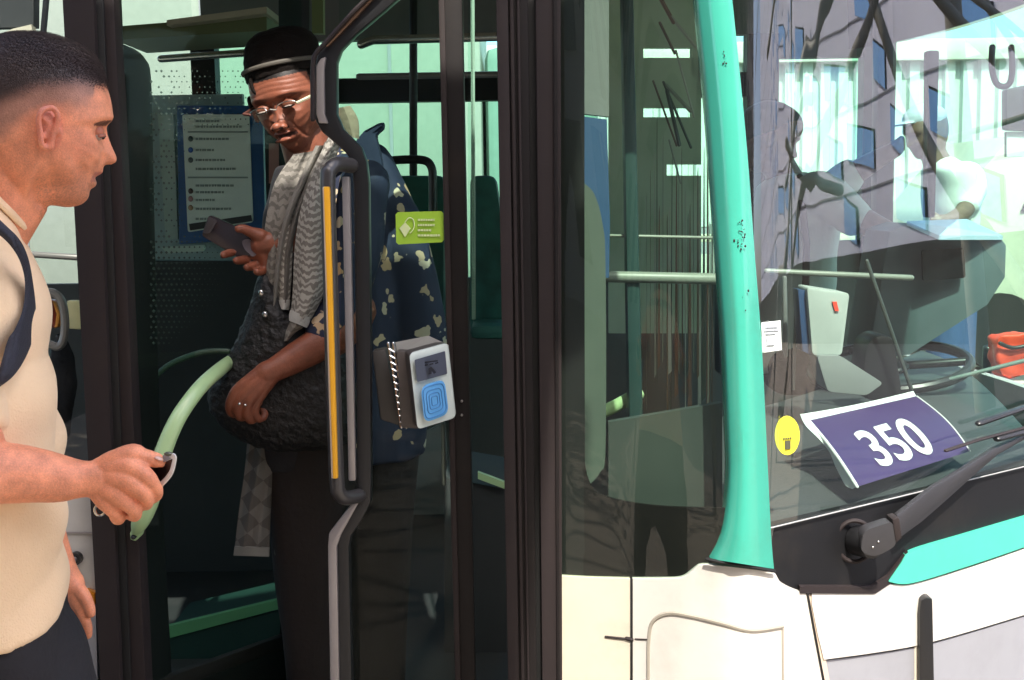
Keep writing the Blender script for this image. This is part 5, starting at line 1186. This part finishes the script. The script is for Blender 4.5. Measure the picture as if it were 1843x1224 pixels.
def skinw(p): return mixc((.26, .085, .045), (.17, .05, .03), .6*(noise.noise(p*50)*.5+.5))
fuse('arm', wa, .0021, M['skin_w'], wo_, 3, skinw, skin_disp)
for a, b in ((431, 727), (441, 729)):
    c = P(a, b, 2.456); MB().ell(c, (Vector((.0035, 0, 0)), Vector((0, .003, 0)), Vector((0, 0, .003)))).build('ring_stone', M['steel'], wo_)
# far hand round the phone
wh = MB(); Yp = 2.52
chain(wh, [(520, 430, Yp+.05, .032), (490, 436, Yp+.035, .026), (470, 440, Yp+.03, .024)], 18)
for pts in (((468, 425, .02, .017), (452, 418, .01, .0115), (438, 412, 0, .0098), (429, 412, -.006, .0082)),
            ((470, 445, .03, .016), (440, 450, .036, .010), (418, 454, .026, .0092), (404, 458, .008, .0082), (402, 459, .0, .0072)),
            ((472, 452, .03, .016), (452, 464, .036, .010), (438, 468, .022, .0095), (428, 469, .006, .0085), (425, 469, 0, .0075)),
            ((474, 458, .03, .015), (466, 474, .034, .010), (456, 479, .022, .0092), (446, 481, .006, .0082), (444, 481, 0, .0072)),
            ((476, 462, .03, .014), (476, 482, .03, .009), (470, 489, .018, .0085), (462, 489, .006, .0075))):
    hchain(wh, pts, Yp)
wh.ell(P(474, 444, Yp+.03), (Vector((.026, 0, -.008)), Vector((0, .014, 0)), Vector((.006, 0, .028))))
fuse('hand', wh, .0022, M['skin_w'], wo_, 3, skinw)
wph = thing('phone', P(415, 430, Yp), 'black phone held up by the woman in the hat', 'phone')
MB().prism([P(a, b, Yp+.01+.02*(a-360)/110) for a, b in rr([(376, 386), (472, 428), (476, 478), (452, 478), (362, 424)], 7)], (0, .011, 0)).build('phone_body', mat('phone_black', (.022, .018, .024), .22, coat=.4), wph, bevel=.002)
MB().prism([P(a, b, Yp+.0075) for a, b in rr([(376, 390), (392, 397), (378, 420), (364, 420)], 4)], (0, .003, 0)).build('camera_block', mat('cam_black', (.05, .045, .05), .3), wph, bevel=.001)
MB().prism([P(a, b, Yp+.019) for a, b in catmull([(436, 434), (448, 431), (460, 444), (466, 452), (456, 462), (449, 457), (440, 448)], 3, closed=True)], (0, .004, 0)).build('phone_patch', mat('patch', (.16, .14, .17), .4), wph)
# crochet bag
bag = thing('shoulder_bag', P(480, 700, 2.6), 'black crocheted shoulder bag under the hand of the woman in the hat', 'bag')
bgm = MB(); bo = catmull([(470, 490), (452, 540), (426, 610), (398, 660), (376, 700), (378, 738), (398, 768), (440, 796), (490, 812), (540, 812), (600, 806), (640, 780), (640, 700), (620, 620), (560, 590), (520, 560), (490, 500)], 4, closed=True)
cx, cy = 515, 690; rings = []
for k, (s_, d) in enumerate(((.3, -.055), (.62, -.05), (.85, -.036), (.97, -.015), (1, .01), (.97, .04), (.8, .06), (.4, .07))): rings.append([P(cx+(a-cx)*s_, cy+(b-cy)*s_, 2.555+d) for a, b in bo])
bgm.loft(rings)
def knit(p): return (noise.noise(Vector((p.x*70+p.z*30, p.y*30, p.z*60)))*.0030 + abs(noise.noise(Vector((p.x*120, p.y*60, p.z*110))))*.0022)
fuse('bag_body', bgm, .0035, M['knit'], bag, 2, None, knit)
MB().tube([P(*q) for q in catmull([(480, 520, 2.56), (500, 420, 2.60), (560, 320, 2.62), (640, 290, 2.66)], 5)], .008, 8).build('bag_strap', M['knit'], bag)
for a, b in ((470, 527), (477, 566)):
    MB().ell(P(a, b, 2.50), (Vector((.006, 0, 0)), Vector((0, .005, 0)), Vector((0, 0, .007)))).build('bag_stud', M['steel'], bag)
# ---------------------------------------------------------------- the driver
drv = thing('person', P(1420, 900, 4.1), 'bus driver in a grey short sleeved shirt reaching towards the steering wheel', 'person')
SKD = (.20, .10, .065)
dfr = Frame(P(1392, 250, 4.1), Vector((.94, -.30, -.16)), Vector((.14, 0, 1)), 1.0)
def drv_col(p):
    l = dfr.l(p); u = l.x/HK+CU; v = CV-l.z/HK; c = mixc(SKD, (.08, .04, .025), .5*(noise.noise(p*40)*.5+.5))
    if v < interp([(-80, 290), (20, 230), (90, 200), (150, 150), (200, 130)], u): c = (.012, .009, .008)
    return c
mb = MB(); add_head(mb, dfr, mouth_open=False)
mb.tube([dfr.w((-.02, 0, -.05)), P(1402, 300, 4.12), P(1420, 345, 4.15)], [.055, .055, .07], 20)
mb.ell(dfr.w((-.015, 0, .045)), (dfr.x*.106, dfr.y*.080, dfr.z*.076), 24, 14)
chain(mb, [(1490, 352, 3.98, .05), (1530, 385, 3.94, .046), (1562, 402, 3.9, .042), (1596, 418, 3.85, .036), (1622, 430, 3.80, .027), (1640, 436, 3.78, .030)], 18)
chain(mb, [(1496, 345, 4.32, .05), (1530, 318, 4.3, .043), (1566, 294, 4.26, .037), (1598, 276, 4.2, .030), (1612, 268, 4.18, .028)], 18)
for (x0, y0, Y0, dx, dy) in ((1640, 434, 3.78, 18, 4), (1612, 268, 4.18, 10, -12)):
    for k in range(4): chain(mb, [(x0, y0-6+k*4, Y0, .012), (x0+dx, y0+dy-7+k*5, Y0-.01, .010), (x0+dx*1.3, y0+dy+2-4+k*5, Y0+.02, .008)], 8)
    chain(mb, [(x0-4, y0-8, Y0-.01, .012), (x0+dx*.6, y0-16, Y0-.02, .009)], 8)
fuse('body', mb, .0045, M['skin_w'], drv, 3, drv_col)
M['greyshirt'] = mat('grey_shirt', (.50, .53, .49), .85, bump=.15, bs=60, var=.2, vs=8)
mb = MB(); mb.loft([wring(*q) for q in ((1392, 1452, 312, 4.15, .07), (1366, 1496, 335, 4.15, .19), (1352, 1508, 400, 4.15, .20), (1348, 1500, 480, 4.15, .18), (1342, 1494, 560, 4.15, .17), (1335, 1500, 660, 4.15, .18))])
mb.tube([P(1470, 350, 4.0), P(1500, 360, 3.97), P(1536, 392, 3.93)], [.075, .068, .060], 18); mb.tube([P(1470, 350, 4.3), P(1500, 340, 4.32), P(1528, 318, 4.3)], [.075, .066, .058], 18)
fuse('shirt', mb, .007, M['greyshirt'], drv, 4, None, lambda p: noise.noise(p*9)*.012)
MB().tube([P(*q) for q in ((1440, 318, 4.02), (1444, 370, 3.95), (1452, 440, 3.93), (1450, 520, 3.94), (1448, 600, 3.95))], .012, 8, flat=.5).build('lanyard', M['black'], drv)
mb = MB(); mb.tube([P(1420, 660, 4.05), P(1520, 690, 3.9), P(1560, 860, 3.85)], [.10, .08, .06]); mb.tube([P(1420, 660, 4.3), P(1520, 690, 4.3), P(1560, 860, 4.25)], [.10, .08, .06])
fuse('trousers', mb, .01, M['blackcloth'], drv, 3)
MB().plate(rr([(1325, 330), (1352, 320), (1344, 700), (1322, 700)], 10), 3.95, .4).build('driver_seat', mat('seat_grey', (.05, .055, .06), .7), bus, bevel=.03)

# ---------------------------------------------------------------- pedestrian in white beyond the bus
pd = thing('person', P(1700, 900, 5.7), 'pedestrian in a white t-shirt and pale cap seen through the windscreen', 'person')
pfr = Frame(P(1662, 240, 5.7), Vector((-.95, -.25, -.12)), Vector((-.1, 0, 1)), 1.05)
mb = MB(); add_head(mb, pfr, mouth_open=False)
mb.tube([pfr.w((-.02, 0, -.05)), P(1690, 300, 5.72)], [.055, .065], 16)
chain(mb, [(1745, 330, 5.62, .055), (1738, 375, 5.55, .042), (1712, 395, 5.45, .033), (1690, 398, 5.4, .028)], 14)
for k in range(4): chain(mb, [(1690, 394+k*3, 5.4, .011), (1676, 394+k*4, 5.38, .009)], 8)
chain(mb, [(1688, 390, 5.4, .012), (1680, 384, 5.4, .010)], 8)
fuse('body', mb, .006, M['skin_w'], pd, 3, lambda p: (.16, .09, .06))
mb = MB(); mb.loft([wring(*q) for q in ((1672, 1712, 285, 5.75, .08), (1664, 1752, 306, 5.75, .20), (1668, 1758, 350, 5.75, .21), (1672, 1752, 420, 5.75, .19), (1668, 1752, 500, 5.75, .19))])
mb.tube([P(1742, 318, 5.66), P(1748, 345, 5.62), P(1742, 366, 5.58)], [.075, .07, .065], 16)
fuse('shirt', mb, .009, mat('white_tee', (.75, .75, .72), .85), pd, 3, None, lambda p: noise.noise(p*8)*.012)
mb = MB(); mb.ell(pfr.w((-.012, 0, .062)), (pfr.x*.108, pfr.y*.084, pfr.z*.070)); mb.ell(pfr.w((.105, 0, .052)), (pfr.x*.06, pfr.y*.065, pfr.z*.008))
fuse('cap', mb, .004, mat('cap_pale', (.42, .42, .48), .8), pd, 2)
mb = MB(); mb.tube([P(1700, 500, 5.68), P(1700, 740, 5.68), P(1705, 970, 5.68)], [.10, .075, .06]); mb.tube([P(1722, 500, 5.84), P(1722, 740, 5.84), P(1725, 950, 5.84)], [.10, .075, .06])
fuse('trousers', mb, .012, M['denim'], pd, 2)

# red orange bag by the railing, van-like stuff behind the windscreen
rb = thing('travel_bag', (0, 0, 0), 'bright red orange rounded bag hanging on the railing seen through the windscreen', 'bag')
rb.location = P(1822, 640, 7.2)
mb = MB(); mb.plate(rr([(1792, 604), (1862, 600), (1866, 676), (1800, 682)], 16), 7.15, .14)
fuse('bag_body', mb, .01, M['red'], rb, 1, None, lambda p: noise.noise(p*12)*.02)
MB().tube([P(*q, 7.12) for q in catmull([(1800, 618), (1822, 626), (1848, 622)], 4)], .012).build('zip', M['black'], rb)
# black bag hanging under the grab loop left of the post
hb = thing('hanging_bag', P(112, 620, 2.62), 'long black bag hanging from the grey loop behind the man in beige', 'bag')
mb = MB(); mb.loft([[P(cx_, py_, 2.66) + aX*math.cos(t)*w_*.0012 + aY*math.sin(t)*w_*.0008 for t in [k*.3142 for k in range(20)]] for cx_, py_, w_ in ((108, 612, 14), (112, 640, 22), (112, 690, 27), (110, 740, 22), (108, 790, 17), (107, 796, 10))])
fuse('bag_body', mb, .004, M['blackcloth'], hb, 3, None, lambda p: noise.noise(p*20)*.003)
MB().tube([P(106, 606, 2.63), P(108, 625, 2.64)], .006).build('strap', M['black'], hb)
